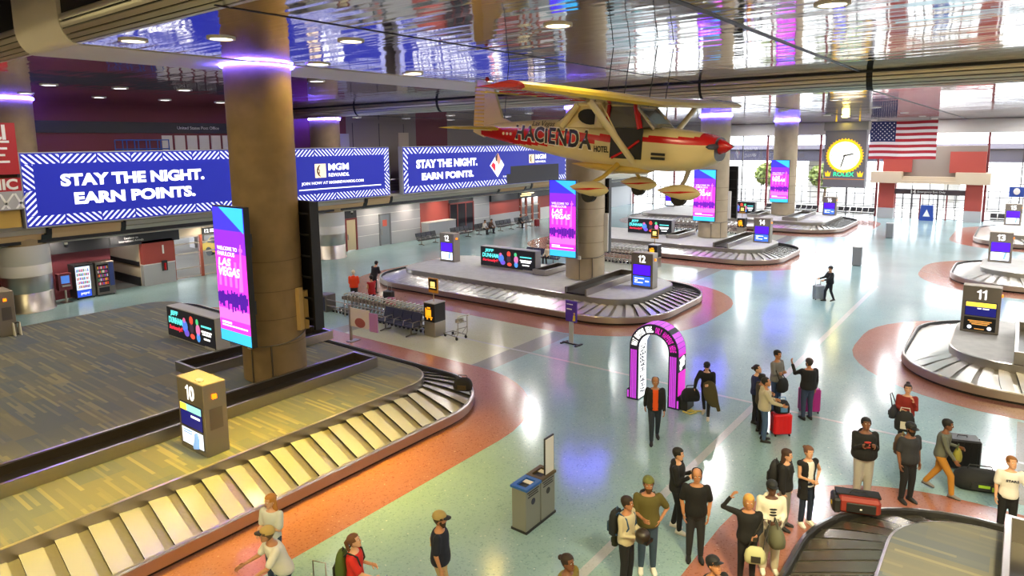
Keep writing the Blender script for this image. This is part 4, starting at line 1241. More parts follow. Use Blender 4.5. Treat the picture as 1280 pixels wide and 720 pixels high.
for s_ in (-1, 1):
    b = MB(); b.tube([(-2.25, s_ * .55, -.42), (-2.2, s_ * 2.75, 1.0)], .055, 8, M_AC, flat=1.8); b.tube([(-2.24, s_ * 1.0, -.12), (-2.55, s_ * 1.7, .98)], .02, 6, M_AC); b.obj('strut', t)
# tail
b = MB(); fin = [(-6.3, .32), (-6.95, .55), (-7.35, 1.5), (-7.62, 1.6), (-7.66, .1), (-7.5, .1)]
b.extr(fin, 'y', -.05, .05, M_AC); b.obj('fin', t)
b = MB(); b.extr([(-7.64, 1.6), (-7.95, 1.62), (-8.02, 1.45), (-8.08, .1), (-7.64, -.05)], 'y', -.04, .04, M_AC)
for i in range(12): b.tube([(-7.66, -.045, .2 + i * .11), (-8.03, -.045, .2 + i * .11)], .02, 5, M_AY); b.tube([(-7.66, .045, .2 + i * .11), (-8.03, .045, .2 + i * .11)], .02, 5, M_AY)
b.sph((-7.6, 0, 1.66), (.08, .05, .07), 8, 6, M_AR); b.obj('rudder', t)
b = MB()
for s_ in (-1, 1):
    b.loft([airfoil(-6.95, 1.05, s_ * .04, .2, .9), airfoil(-7.15, .8, s_ * 1.6, .22, .8), airfoil(-7.3, .55, s_ * 1.75, .22, .5)], M_AY, True, False)
b.obj('tailplane', t)
# undercarriage
def leg(x, y, z, xt, yt, zt):
    b = MB(); b.tube([(xt, yt, zt), ((x + xt) / 2, (y + yt) / 2 * 1.03, (z + zt) / 2), (x, y, z + .15)], [.07, .055, .045], 8, M_AGOLD if y else M_STEEL); g = b.obj('undercarriage_leg', t)
    b = MB(); L = .58
    b.loft([[(x + u * L, y + .17 * r * math.cos(q), z + .02 + .2 * r * math.sin(q)) for q in [2 * PI * i / 14 for i in range(14)]] for u, r in ((.9, .08), (.8, .4), (.5, .85), (.1, 1), (-.4, .8), (-.8, .35), (-1.05, .05))], M_AC)
    p = b.obj('wheel_fairing', t)
    b = MB(); 
    for s_ in (-1, 1): b.add([(x + .5, y + s_ * .12, z + .08), (x + .1, y + s_ * .185, z + .06), (x - .55, y + s_ * .13, z - .03), (x + .05, y + s_ * .185, z - .0)], [(0, 1, 2, 3)], M_AR)
    b.obj('fairing_stripe', p)
    b = MB(); b.tube([(x - .02, y - .07, z - .13), (x - .02, y + .07, z - .13)], .19, 18, M_TYRE); b.obj('wheel', t)
leg(-3.0, -1.25, -1.13, -2.75, -.42, -.52); leg(-3.0, 1.25, -1.13, -2.75, .42, -.52); leg(-1.2, 0, -1.13, -1.0, 0, -.5)
b = MB(); b.loft([[(x, .42 * r * math.cos(q), -.62 + .16 * r * math.sin(q)) for q in [2 * PI * i / 14 for i in range(14)]] for x, r in ((-1.9, .1), (-2.2, .8), (-3.0, 1), (-3.8, .7), (-4.4, .1))], M_AGOLD); b.obj('belly_fairing', t)
# lettering on the starboard side
M_LBLK = mat('letter_black', '#15100e', .4); M_LWHT = mat('letter_white', '#efe6d2', .4)
def side_text(s, x0, x1, z, h, m, off, grow=0., nm='lettering', **k):
    me = text_mesh(s, .5, ext=.002, **k)
    xs_ = [v.co.x for v in me.vertices]; ys_ = [v.co.y for v in me.vertices]
    ww, hh = max(xs_) - min(xs_), max(ys_) - min(ys_); a, c = min(xs_), min(ys_)
    for v in me.vertices:
        X = x0 + (v.co.x - a) / ww * (x1 - x0); q = max(0, -3.4 - X) * grow; Z = z + q + (v.co.y - c) / hh * (h - q * .55); e = v.co.z
        v.co = (X, -side_y(X, max(-.3, min(.42, Z))) - off - e, Z)
    me.materials.clear(); me.materials.append(m)
    return link(nm, me, t)
side_text('HACiENDA', -6.28, -3.44, -.24, .56, M_LWHT, .01, .062, bold=.075, space=1.08)
side_text('HACiENDA', -6.24, -3.48, -.21, .50, M_LBLK, .016, .062, bold=.035, space=1.08)
side_text('HOTEL', -3.4, -2.95, -.24, .16, M_LBLK, .014, bold=.03)
side_text('Las Vegas', -5.62, -4.8, .31, .19, M_LBLK, .02, shear=.25)
b = MB()
for i in range(3): b.sph((-6.75 + .15 * i, -side_y(-6.75 + .15 * i, .1) - .004, .1), (.045, .01, .045), 10, 6, M_LWHT)
b.obj('side_dots', t)
for x, y in ((-2.0, -.42), (-2.0, .42), (-3.2, -.42), (-3.2, .42), (-6.9, 0)):
    b = MB(); b.tube([(x, y, .9 if x > -5 else .4), (x + .14, y, 2.35)], .012, 5, M_BLACK); b.obj('hanging_cable', t)

# ------------------------------------------------------------------ lit arch
M_PINK = glow('arch_pink', '#c845dc', .62); M_MAG = glow('arch_magenta', '#d829c4', .7); M_AWH = glow('arch_white', '#ffffff', 1.15)
ax, ay = -8.46, 17.9
t = thing('photo_arch', 'glowing pink and white arch with lettering standing on the floor', 'arch', (ax, ay, 0))
RO, RI, ZA, D = .79, .49, 1.68, .56
def arch_band(ro, ri, z0, n=20):
    o = [(ro, z0)] + [(ro * math.cos(PI * i / n), ZA + ro * math.sin(PI * i / n)) for i in range(n + 1)] + [(-ro, z0)]
    q = [(ri, z0)] + [(ri * math.cos(PI * i / n), ZA + ri * math.sin(PI * i / n)) for i in range(n + 1)] + [(-ri, z0)]
    return o, q
o, q = arch_band(RO, RI, 0)
b = MB(); n = len(o)
for i in range(n - 1):
    for y in (0, D):
        v = [(o[i][0], y, o[i][1]), (o[i + 1][0], y, o[i + 1][1]), (q[i + 1][0], y, q[i + 1][1]), (q[i][0], y, q[i][1])]
        b.add(v if y else v[::-1], [(0, 1, 2, 3)], M_NAVY)
    b.add([(o[i][0], 0, o[i][1]), (o[i + 1][0], 0, o[i + 1][1]), (o[i + 1][0], D, o[i + 1][1]), (o[i][0], D, o[i][1])], [(0, 1, 2, 3)], M_NAVY)
    b.add([(q[i][0], 0, q[i][1]), (q[i + 1][0], 0, q[i + 1][1]), (q[i + 1][0], D, q[i + 1][1]), (q[i][0], D, q[i][1])], [(3, 2, 1, 0)], M_NAVY)
b.obj('body', t)
for s_ in (-1, 1):
    b = MB(); xo = s_ * (RO + .07)
    b.extr([(s_ * RI, 0), (xo, 0), (xo, .3), (s_ * RO, .36), (s_ * RI, .36)], 'y', -.02, D + .02, M_NAVY); b.obj('plinth', t)
for s_ in (-1, 1):
    b = MB(); x0, x1 = s_ * (RI + .045), s_ * (RO - .04)
    for k in range(4):
        xa = x0 + (x1 - x0) * (k + .16) / 4; xb = x0 + (x1 - x0) * (k + .84) / 4
        b.box(min(xa, xb), max(xa, xb), -.026, -.018, .05, 1.6, M_PINK)
    b.box(min(s_ * (RO), s_ * (RO + .05)), max(s_ * RO, s_ * (RO + .05)), -.026, -.018, .05, .28, M_PINK)
    b.obj('leg_panel', t)
b = MB(); nn = 16
for i in range(nn):   # outer top shell panels, a dark one among them
    a0, a1 = PI * (i + .04) / nn, PI * (i + .96) / nn
    r = RO + .008
    b.add([(r * math.cos(a0), .03, ZA + r * math.sin(a0)), (r * math.cos(a0), D - .03, ZA + r * math.sin(a0)), (r * math.cos(a1), D - .03, ZA + r * math.sin(a1)), (r * math.cos(a1), .03, ZA + r * math.sin(a1))], [(0, 1, 2, 3)], M_NAVY if i in (4,) else M_PINK)
b.obj('top_panel', t)
for xa, za, zb in ((RO + .002, .4, 1.12), (-RO - .01, .4, 1.12), (RO + .002, 1.6, 1.68)):
    b = MB(); b.box(xa, xa + .008, .03, D - .03, za, zb, M_MAG); b.obj('side_panel', t)
for s, z in (('ve', 1.46), ('gas', 1.3)):
    text(t, s, (RO + .012, D / 2, z), .2, '+x', M_AWH, fit=.36, bold=.05, rot=(PI / 2 - .0, -.25, PI / 2))
b = MB(); b.box(-RI - .004, -RI + .006, .03, D - .03, .04, ZA, M_AWH); b.box(RI - .006, RI + .004, .03, D - .03, .04, ZA, M_AWH)
for i in range(12):
    a0, a1 = PI * i / 12, PI * (i + 1) / 12; r = RI - .006
    b.add([(r * math.cos(a0), .03, ZA + r * math.sin(a0)), (r * math.cos(a1), .03, ZA + r * math.sin(a1)), (r * math.cos(a1), D - .03, ZA + r * math.sin(a1)), (r * math.cos(a0), D - .03, ZA + r * math.sin(a0))], [(0, 1, 2, 3)], M_AWH)
ip = b.obj('inner_panel', t)
me = text_mesh('WHAT HAPPENS', .3, bold=.025, ext=.002, space=1.15); me.materials.clear(); me.materials.append(M_NAVY)
xs_ = [v.co.x for v in me.vertices]; ys_ = [v.co.y for v in me.vertices]
for v in me.vertices:
    v.co = (-RI + .009 + v.co.z, D / 2 - (v.co.y - (min(ys_) + max(ys_)) / 2) / (max(ys_) - min(ys_)) * .4, .14 + (v.co.x - min(xs_)) / (max(xs_) - min(xs_)) * 1.6)
link('lettering', me, ip)
b = MB()
def arc_text(s, a0, a1, rm, h, m, m2=None, split=99):
    L = len(s)
    for i, ch in enumerate(s):
        if ch == ' ': continue
        me = text_mesh(ch, .2, bold=.03, ext=.003)
        xs_ = [v.co.x for v in me.vertices]; ys_ = [v.co.y for v in me.vertices]
        a = math.radians(a0 + (a1 - a0) * (i + .5) / L); w_ = abs(math.radians(a1 - a0)) * rm / L * .82
        ww = max(.001, max(xs_) - min(xs_)); hh = max(ys_) - min(ys_)
        cxx, cyy = (max(xs_) + min(xs_)) / 2, (max(ys_) + min(ys_)) / 2
        V = []
        for v in me.vertices:
            u = (v.co.x - cxx) / ww * w_; r = rm + (v.co.y - cyy) / hh * (h if ch not in ',' else h * .3)
            if ch == ',': r -= h * .35
            V.append((r * math.cos(a) + u * math.sin(a), -.008 - v.co.z, ZA + r * math.sin(a) - u * math.cos(a)))
        b.add(V, [tuple(p.vertices) for p in me.polygons], m if i < split else m2)
        bpy.data.meshes.remove(me)
arc_text('WHAT HAPPENS HERE, ONLY HAPPENS HERE', 176, 4, .64, .19, M_AWH, M_MAG, 19)
b.obj('arc_lettering', t)
b = MB(); b.bbox(ax + RO + .02, ax + RO + .3, ay + .03, ay + D, 0, .42, .02, M_DARK); o = b.obj('power_box'); tag(o, 'dark box at the right foot of the glowing arch', 'box')
b = MB(); b.tube([(ax + 1.0, ay - .05, .02), (ax + 1.25, ay - .12, .03), (ax + 1.35, ay + .1, .03), (ax + 1.15, ay + .2, .03), (ax + 1.1, ay, .03), (ax + 1.4, ay + .25, .03), (ax + 1.55, ay + .3, .03)], .025, 6, mat('yellow_cable', '#c9b85a', .6)); tag(b.obj('cable'), 'loose yellow cable coiled on the floor beside the arch', 'cable')

# ------------------------------------------------------------------ twin bins, stands and small floor things
t = thing('recycling_bin', 'grey twin litter bin with blue-rimmed opening and upright notice', 'litter bin', (-7.88, 10.1, 0))
M_BIN = mat('bin_grey', '#85857f', .5)
for k, (y0, mt) in enumerate(((0, mat('bin_blue', '#2c62b4', .45)), (.54, mat('bin_brown', '#5a4a30', .5)))):
    b = MB(); b.bbox(.02, .38, y0 + .01, y0 + .52, .04, .92, .01, M_BIN); b.box(.0, .4, y0, y0 + .53, 0, .05, M_DARK); o = b.obj('bin_body', t)
    b = MB(); b.box(-.01, .41, y0, y0 + .09, .92, .97, mt); b.box(-.01, .41, y0 + .44, y0 + .53, .92, .97, mt); b.box(-.01, .08, y0 + .09, y0 + .44, .92, .97, mt); b.box(.32, .41, y0 + .09, y0 + .44, .92, .97, mt); b.obj('rim', o)
    b = MB(); b.box(.08, .32, y0 + .09, y0 + .44, .921, .925, M_BLACK); b.box(.09, .31, y0 + .30, y0 + .42, .926, .94, M_CREAMP); b.obj('opening', o)
    b = MB(); b.tube([(.384, y0 + .26, .62), (.388, y0 + .26, .62)], .07, 12, M_NAVY if k == 0 else M_DARK)
    for z, l in ((.86, .2), (.81, .16), (.76, .18)): b.box(.384, .388, y0 + .26 - l, y0 + .26 + l, z - .012, z + .012, M_DARK)
    b.obj('printed_label', o)
b = MB(); b.box(.33, .36, .72, 1.06, .9, 1.78, M_DARK); b.box(.36, .366, .74, 1.04, .98, 1.75, M_CREAMP); b.box(.326, .33, .76, 1.02, 1.3, 1.7, M_TAN); b.obj('notice_board', t)
def stand(x, y, rz, label):
    t = thing('sign_stand', label, 'sign stand', (x, y, 0), rz)
    b = MB(); b.box(-.42, .42, -.04, .04, .0, .05, M_BLACK); b.box(-.4, -.32, -.22, .22, 0, .04, M_BLACK); b.box(.32, .4, -.22, .22, 0, .04, M_BLACK); b.obj('foot', t)
    b = MB(); b.box(-.1, .1, -.025, .025, .05, 1.0, M_LGREY); b.obj('post', t)
    b = MB(); b.box(-.26, .26, -.04, .04, .92, 1.75, mat('stand_violet', '#4a2a9a', .5)); p = b.obj('panel', t)
    b = MB(); b.box(-.2, .1, -.046, -.04, 1.6, 1.63, M_WPAINT); b.box(-.2, .05, -.046, -.04, 1.4, 1.44, M_WPAINT); b.tube([(.17, -.045, .98), (.18, -.045, 1.2)], [.06, .04], 8, M_AY); b.sph((.18, -.046, 1.26), (.04, .01, .05), 8, 6, M_TAN); b.obj('print', p)
stand(-13.72, 21.6, -.1, 'violet sign panel on a grey stand before the second carousel')
t = thing('poster_stand', 'pale poster in a clear frame behind the nearest carousel end', 'poster stand', (-20.4, 16.9, 0), math.radians(4))
b = MB(); b.box(-.9, -.84, -.05, .05, 0, 1.5, M_STEEL); b.box(-.9, -.6, -.25, .25, 0, .03, M_STEEL); b.obj('post', t)
b = MB(); b.box(-.84, .22, -.02, .02, .62, 1.38, mat('poster_cream', '#e8ddd0', .4)); p = b.obj('poster', t)
b = MB(); b.sph((-.3, -.024, .82), (.3, .008, .2), 14, 8, mat('print_red', '#a5584e', .5)); b.obj('print', p)
b = MB(); b.box(.22, .66, -.02, .02, .55, 1.3, mat('poster_lilac', '#c48ac2', .4)); b.obj('side_poster', t)

# ------------------------------------------------------------------ trolley racks with nested trolleys
M_CHROME = mat('trolley_steel', '#b9b3a6', .25, .95); M_HBAR = mat('trolley_handle', '#c9c4bb', .4)
def make_trolley(label):
    t = thing('luggage_trolley', label, 'luggage trolley')
    b = MB()
    for s_ in (-.24, .24):
        b.tube([(.45, s_, .14), (-.4, s_ * 1.05, .14), (-.5, s_, .3), (-.5, s_, .98)], .02, 6, M_CHROME)
        b.tube([(-.5, s_, .55), (-.2, s_ * .8, .16)], .014, 5, M_CHROME)
    b.tube([(-.5, -.24, .5), (-.5, .24, .5)], .014, 5, M_CHROME); b.tube([(.45, -.24, .14), (.45, .24, .14)], .016, 5, M_CHROME); b.tube([(0, -.24, .14), (0, .24, .14)], .014, 5, M_CHROME)
    b.obj('frame', t)
    b = MB(); b.tube([(-.5, -.24, .95), (-.62, -.26, 1.04), (-.62, .26, 1.04), (-.5, .24, .95)], .026, 6, M_HBAR); b.obj('handle', t)
    b = MB(); b.box(-.5, -.3, -.22, .22, .72, .74, M_CHROME); b.box(-.31, -.3, -.22, .22, .72, .86, M_CHROME); b.obj('basket', t)
    for x, s_ in ((.4, -.2), (.4, .2), (-.4, -.24), (-.4, .24)):
        b = MB(); b.tube([(x, s_ - .02, .065), (x, s_ + .02, .065)], .065, 10, M_TYRE); b.obj('wheel', t)
    return t
proto = None; TR = 0
def rack(x0, x1, y, n, where, amber=True):
    global proto, TR
    t = thing('trolley_rack', 'steel rail rack holding luggage trolleys ' + where, 'trolley rack', (x0, y, 0)); L = x1 - x0
    b = MB(); b.bbox(-.62, 0, -.1, .5, 0, .82, .015, M_STEELD); b.box(-.56, -.06, -.108, -.1, .06, .74, M_NAVY); b.obj('end_post', t)
    b = MB()
    for z in (.34, .62): b.tube([(0, -.02, z), (L, -.02, z)], .022, 6, M_STEEL)
    for f in (.2, .42, .64, .86): b.tube([(L * f, -.02, 0), (L * f, -.02, .62)], .028, 6, M_STEEL)
    b.tube([(0, .72, .34), (L, .72, .34)], .022, 6, M_STEEL)
    b.obj('rail', t)
    b = MB(); b.bbox(L, L + .62, -.1, .55, 0, .62, .012, M_STEEL); b.obj('dispenser_base', t)
    b = MB(); b.bbox(L, L + .62, -.1, .55, .62, 1.4, .012, M_BLACK); b.box(L - .01, L + .63, -.11, .56, 1.4, 1.43, M_LGREY); d = b.obj('dispenser', t)
    ic = glow('icon_amber', '#f5a21a', 1.0)
    b = MB(); b.box(L + .16, L + .42, -.108, -.1, .86, 1.14, ic); b.box(L + .14, L + .5, -.108, -.1, .8, .84, ic); b.box(L + .1, L + .14, -.108, -.1, .8, 1.2, ic)
    for q in (.2, .42): b.tube([(L + q, -.107, .75), (L + q, -.1, .75)], .04, 10, ic)
    b.box(L + .2, L + .38, -.108, -.1, 1.18, 1.24, ic); b.obj('icon', d)
    b = MB(); b.tube([(L + .3, .2, 1.43), (L + .3, .2, 1.85)], .02, 6, M_TAN); b.obj('sign_post', t)
    b = MB(); b.box(L + .05, L + .55, .17, .23, 1.8, 2.4, mat('icon_border', '#c98a1c', .5)); b.box(L + .08, L + .52, .16, .17, 1.92, 2.37, M_BLACK); b.box(L + .18, L + .42, .15, .16, 2.06, 2.26, glow('icon_yellow', '#ffe27a', 1.0)); b.box(L + .16, L + .46, .15, .16, 2.0, 2.03, glow('icon_yellow')); b.obj('sign', t)
    for i in range(n):
        x = x0 + .62 + (L - 1.2) * i / (n - 1)
        lab = 'luggage trolley nested in the rack ' + where + ', none told apart between its ends'
        if i == 0: lab = 'end luggage trolley beside the dark post of the rack ' + where
        if i == n - 1: lab = 'luggage trolley next to the amber dispenser of the rack ' + where
        if proto is None: proto = make_trolley(lab); o = proto; o.location = (x, y + .36, 0)
        else: o = dup(proto, (x, y + .36, 0), 0, lab)
        o.rotation_euler.z = PI
        o['group'] = 'luggage trolleys ' + where
rack(-25.9, -19.35, 19.2, 22, 'before the second carousel')
rack(-25.5, -18.6, 38.4, 22, 'behind the second carousel')
rack(-25.5, -19.0, 56.0, 14, 'behind the third carousel')
dup(proto, (-18.1, 19.62, 0), PI * .95, 'single luggage trolley standing free right of the amber dispenser', 'luggage trolleys before the second carousel')

# ------------------------------------------------------------------ seats
M_SEAT = mat('seat_navy', '#262a44', .5); M_SEATB = mat('seat_black', '#222226', .5)
def bench(n, label, m, loc, rz):
    t = thing('seat_row', label, 'row of seats', loc, rz, 'rows of linked seats')
    w = .56; x0 = -n * w / 2
    for i in range(n):
        a = x0 + i * w + .02; c = a + w - .04
        b = MB(); b.bbox(a, c, -.26, .24, .4, .46, .015, m); b.obj('seat', t)
        b = MB(); b.extr([(.2, .5), (.26, .5), (.38, .92), (.33, .93)], 'x', a, c, m); b.obj('backrest', t)
    b = MB()
    b.box(x0, x0 + n * w, -.04, .04, .33, .4, M_STEELD); b.obj('beam', t)
    for i in range(n + 1):
        x = x0 + i * w
        b = MB(); b.tube([(x, .24, .44), (x, .2, .64), (x, -.2, .64), (x, -.24, .44)], .018, 5, M_STEEL); b.obj('armrest', t)
    for f in (.15, .85):
        x = x0 + n * w * f
        b = MB(); b.tube([(x, -.3, .02), (x, 0, .06), (x, .3, .02)], .03, 6, M_STEELD); b.tube([(x, 0, .05), (x, 0, .34)], .03, 6, M_STEELD); b.obj('leg', t)
    return t
bench(4, 'row of four navy seats in front of the trolley rack', M_SEAT, (-20.55, 18.75, 0), 0)
bench(5, 'row of navy seats near the second column, one taken by a sitting person', M_SEAT, (-25.0, 35.6, 0), 0)
for i, (y, n) in enumerate(((37.6, 4), (41.6, 4), (44.6, 4), (47.6, 4), (50.4, 4))):
    bench(n, 'row of black seats along the left wall, %s from the near end' % ('first', 'second', 'third', 'fourth', 'last')[i], M_SEATB, (-37.3, y, 0), PI / 2)
for i, x in enumerate((-15.6, -13.6, -11.9)): pass
for i, x in enumerate((-21.5, -18.4, -15.3, -13.0)):
    bench(4, 'row of dark seats below the end windows, %s from the left' % ('first', 'second', 'third', 'fourth')[i], M_SEATB, (x, 75.6, 0), 0)
bench(4, 'row of dark seats below the windows right of the entrance', M_SEATB, (-1.2, 75.6, 0), 0)

# ------------------------------------------------------------------ hanging clock
t = thing('hanging_clock', 'large grey hanging clock box with a gold-rimmed glowing dial', 'clock', (-12.22, 62, 0))
b = MB(); b.bbox(-1.6, 1.6, 0, 1.0, 3.85, 8.6, .03, mat('clock_grey', '#7f7b82', .5)); b.obj('case', t)
b = MB(); b.bbox(-1.7, 1.7, -.1, 1.1, 8.62, 9.35, .03, mat('clock_cap', '#938d84', .4)); b.obj('cap', t)
b = MB(); M_GOLD = glow('gold_glow', '#f2c22a', .8); zc = 6.5; n = 40
b.tube([(1.28 * math.cos(2 * PI * i / n), -.04, zc + 1.28 * math.sin(2 * PI * i / n)) for i in range(n + 1)], .11, 6, M_GOLD, False)
for i in range(36):
    a = 2 * PI * i / 36; b.sph((1.42 * math.cos(a), -.03, zc + 1.42 * math.sin(a)), (.05, .04, .05), 6, 4, M_GOLD)
b.obj('bezel', t)
b = MB(); b.tube([(0, 0, zc), (0, -.05, zc)], 1.2, n, glow('dial_white', '#fffdf4', .95)); d = b.obj('dial', t)
for i in range(12):
    b = MB(); a = 2 * PI * i / 12; b.tube([(.95 * math.sin(a), -.055, zc + .95 * math.cos(a)), (1.08 * math.sin(a), -.055, zc + 1.08 * math.cos(a))], .03, 4, mat('marker_gold', '#8a6a1c', .4)); b.obj('hour_marker', d)
for nm, deg, l, w_ in (('hour_hand', 76, .7, .06), ('minute_hand', 195, 1.0, .05)):
    a = math.radians(deg); b = MB(); b.tube([(-.12 * math.sin(a), -.07, zc - .12 * math.cos(a)), (l * math.sin(a), -.07, zc + l * math.cos(a))], w_, 5, M_BLACK); b.obj(nm, d)
text(t, 'ROLEX', (0, -.01, 4.95), .5, '-y', glow('sign_green', '#2fd89a', 1.1), fit=1.6, fith=.36, bold=.02)
b = MB()
for s_ in (-1, 1):
    x = s_ * 1.25
    b.add([(x - .17, -.01, 4.75), (x + .17, -.01, 4.75), (x + .25, -.01, 5.2), (x + .1, -.01, 5.0), (x, -.01, 5.26), (x - .1, -.01, 5.0), (x - .25, -.01, 5.2)], [(0, 1, 3), (3, 1, 2), (0, 3, 5), (5, 3, 4), (0, 5, 6)], M_GOLD)
b.obj('crown_emblem', t)
b = MB(); b.box(-1.6, 1.6, -.012, 0, 4.52, 4.56, glow('orange_rule', '#e08020', .8)); b.obj('rule', t)
for x in (-.9, .9):
    b = MB(); b.box(x - .05, x + .05, .45, .55, 9.3, 9.68, M_GOLD); b.obj('hanger', t)
lamp((0, -.5, 9.5), 25, (1, .8, .2), .6, 'AREA', (-.5, 0, 0), t)

# ------------------------------------------------------------------ flag
t = thing('hanging_flag', 'large striped flag with stars hanging before the end windows', 'flag', (-9.1, 70, 0))
W, Z0, Z1 = 5.35, 6.02, 9.45
def fy(u, v): return .1 * math.sin(u * 9 + v * 2) + .06 * math.sin(u * 21 + 1)
def patch(b, u0, u1, v0, v1, m, nu, off=0.):
    for i in range(nu):
        a, c = u0 + (u1 - u0) * i / nu, u0 + (u1 - u0) * (i + 1) / nu
        P = lambda u, v: (-W / 2 + W * u, fy(u, v) + off, Z0 + (Z1 - Z0) * v + .02 * math.sin(u * 9))
        b.add([P(a, v0), P(c, v0), P(c, v1), P(a, v1)], [(0, 1, 2, 3)], m, True)
M_FR = mat('flag_red', '#b52a36', .8); M_FW = mat('flag_white', '#efe6e6', .8); M_FB = mat('flag_blue', '#2a2f5c', .8)
b = MB()
for k in range(13): patch(b, 0, 1, k / 13, (k + 1) / 13, M_FR if k % 2 == 0 else M_FW, 25)
f_ = b.obj('stripes', t)
b = MB()
for k in range(6, 13): patch(b, 0, .4, k / 13, (k + 1) / 13, M_FB, 10, -.012)
c_ = b.obj('canton', t)
b = MB()
for r in range(9):
    for k in range(6 if r % 2 == 0 else 5):
        u = .4 * ((k * 2 + 1 + (r % 2)) / 12); v = 6 / 13 + 7 / 13 * (r + 1) / 10
        cx_, cz_ = -W / 2 + W * u, Z0 + (Z1 - Z0) * v + .02 * math.sin(u * 9)
        vs = []
        for j in range(10):
            a = PI / 2 + PI * j / 5; R_ = .085 if j % 2 == 0 else .035
            vs.append((cx_ + R_ * math.cos(a), fy(u, v) - .02, cz_ + R_ * math.sin(a)))
        vs.append((cx_, fy(u, v) - .02, cz_))
        b.add(vs, [(10, j, (j + 1) % 10) for j in range(10)], M_FW)
b.obj('stars', c_)
b = MB(); b.tube([(-W / 2 - .1, .02, Z1 + .04), (W / 2 + .1, .02, Z1 + .04)], .03, 6, M_STEEL)
for x in (-2, 2): b.tube([(x, .02, Z1 + .04), (x, .02, 9.66)], .012, 5, M_BLACK)
b.obj('hanging_rod', t)

# ------------------------------------------------------------------ left wall: vending machines, terminal
def vending(y, label, front):
    t = thing('vending_machine', label, 'vending machine', (-39.7, y, 0), 0, 'vending machines by the maroon wall')
    b = MB(); b.bbox(0, .85, 0, .92, .06, 1.83, .015, M_DARK if front else M_STEELD); b.obj('cabinet', t)
    for y_ in (.08, .84):
        for x_ in (.08, .77):
            b = MB(); b.tube([(x_, y_, 0), (x_, y_, .07)], .03, 6, M_BLACK); b.obj('foot', t)
    b = MB()
    if front: b.box(.85, .858, .05, .72, .5, 1.72, glow('vend_white', '#dfeaff', .9)); b.box(.85, .858, .05, .72, .12, .48, glow('vend_blue', '#2c50c8', .9)); b.box(.85, .86, .74, .9, .1, 1.75, M_STEELD)
    else: b.box(.85, .858, .06, .62, .55, 1.7, mat('vend_dark', '#241f22', .1)); b.box(.85, .87, .66, .88, .5, 1.75, mat('vend_panel', '#3a4a8c', .4)); b.box(.85, .868, .1, .6, .2, .45, M_BLACK)
    f = b.obj('front', t)
    rr = random.Random(5 if front else 6)
    b = MB()
    for r in range(5):
        z = .62 + r * .215
        b.box(.858, .862, .07, .7 if front else .6, z - .03, z - .015, M_MGREY)
        for k in range(9):
            c = rr.choice(['#d8402c', '#2f9a4a', '#e8a020', '#3a62c8', '#d8d0c0', '#7a3a8a', '#c03a6a'])
            y_ = .09 + k * (.066 if front else .056)
            b.box(.858, .87, y_, y_ + .045, z - .015, z + .12, mat('item_' + c, c, .5, emit=c, es=.25))
    b.obj('goods', f)
    if front: text(f, 'pepsi', (.864, .42, .3), .16, '+x', M_WTXT, fit=.4)
    return t
vending(13.15, 'lit drinks vending machine with white and blue front', True)
vending(14.15, 'snack vending machine right of the lit drinks machine', False)
t = thing('terminal_kiosk', 'small kiosk with blue screen left of the vending machines', 'kiosk', (-38.9, 12.35, 0))
b = MB(); b.box(-.2, .2, 0, .6, .65, 1.5, M_MAROON); b.obj('housing', t)
b = MB(); b.box(.2, .21, .12, .5, 1.0, 1.4, glow('kiosk_blue', '#4a78c8', .7)); b.box(.2, .3, .12, .5, .85, .93, M_LGREY); b.obj('screen', t)
b = MB(); b.tube([(.1, .3, 0), (.1, .3, .66)], .05, 8, M_STEEL); b.box(-.2, .35, .1, .5, 0, .02, M_STEEL); b.obj('post', t)
b = MB(); b.box(XW + .1, XW + .2, 20.5, 21.95, 2.58, 2.95, M_DARK); t = tag(b.obj('door_sign'), 'dark sign lettered 12 above the left glass doors', 'sign')
text(t, '12', (XW + .21, 20.75, 2.76), .3, '+x', M_WTXT, fith=.22, bold=.02)
b = MB()
for y, z, l in ((21.1, 2.82, .13), (21.1, 2.7, .13), (21.55, 2.82, .22), (21.55, 2.7, .2)): b.box(XW + .205, XW + .212, y - l, y + l, z - .035, z + .035, M_WTXT)
b.obj('small_lettering', t)
b = MB(); b.box(XW + .36, XW + .4, 15.2, 17.4, 2.6, 3.0, M_DARK); t = tag(b.obj('overhead_sign'), 'dark overhead direction sign above the passage by the vending machines', 'sign')
text(t, 'Escalator to\nInternational Arrivals', (XW + .41, 16.3, 2.8), .2, '+x', M_WPAINT, fit=1.3, fith=.28)
b = MB(); b.box(XW + .26, XW + .3, 52.6, 55.4, 2.5, 3.0, M_DARK); t = tag(b.obj('overhead_sign'), 'dark overhead sign with lit lettering on the far left wall', 'sign')
b = MB()
for z, y0, y1 in ((2.86, 53.0, 55.0), (2.68, 52.8, 54.6)): b.box(XW + .3, XW + .31, y0, y1, z - .06, z + .06, glow('lettering_warm', '#ffe6a0', 1.0))
b.obj('small_lettering', t)
for i, (x, y) in enumerate(((-37.9, 12.6), (-37.9, 30.6))):
    t = thing('ceiling_camera', 'small dome camera under the mezzanine edge, %s' % ('above the steel-clad left column' if i == 0 else 'right of the second steel-clad column'), 'camera', (x, y, 3.2))
    b = MB(); b.tube([(0, 0, 0), (0, 0, -.12)], .08, 10, M_WHITE); b.obj('mount', t)
    b = MB(); b.sph((0, 0, -.16), .1, 12, 8, M_BLACK); b.obj('dome', t)
# fire box on the red pier, number
b = MB(); b.box(XW + .39, XW + .45, 17.85, 18.15, .75, 1.35, M_DARK); b.tube([(XW + .47, 18.0, .8), (XW + .47, 18.0, 1.2)], .06, 8, M_AR); tag(b.obj('fire_extinguisher'), 'red fire extinguisher in a dark box on the left pier', 'fire extinguisher')
o = bpy.data.objects.get('wall_left'); text(o, '1', (XW + .36, 18.0, 2.0), .5, '+x', M_WPAINT, fith=.5, bold=.02)

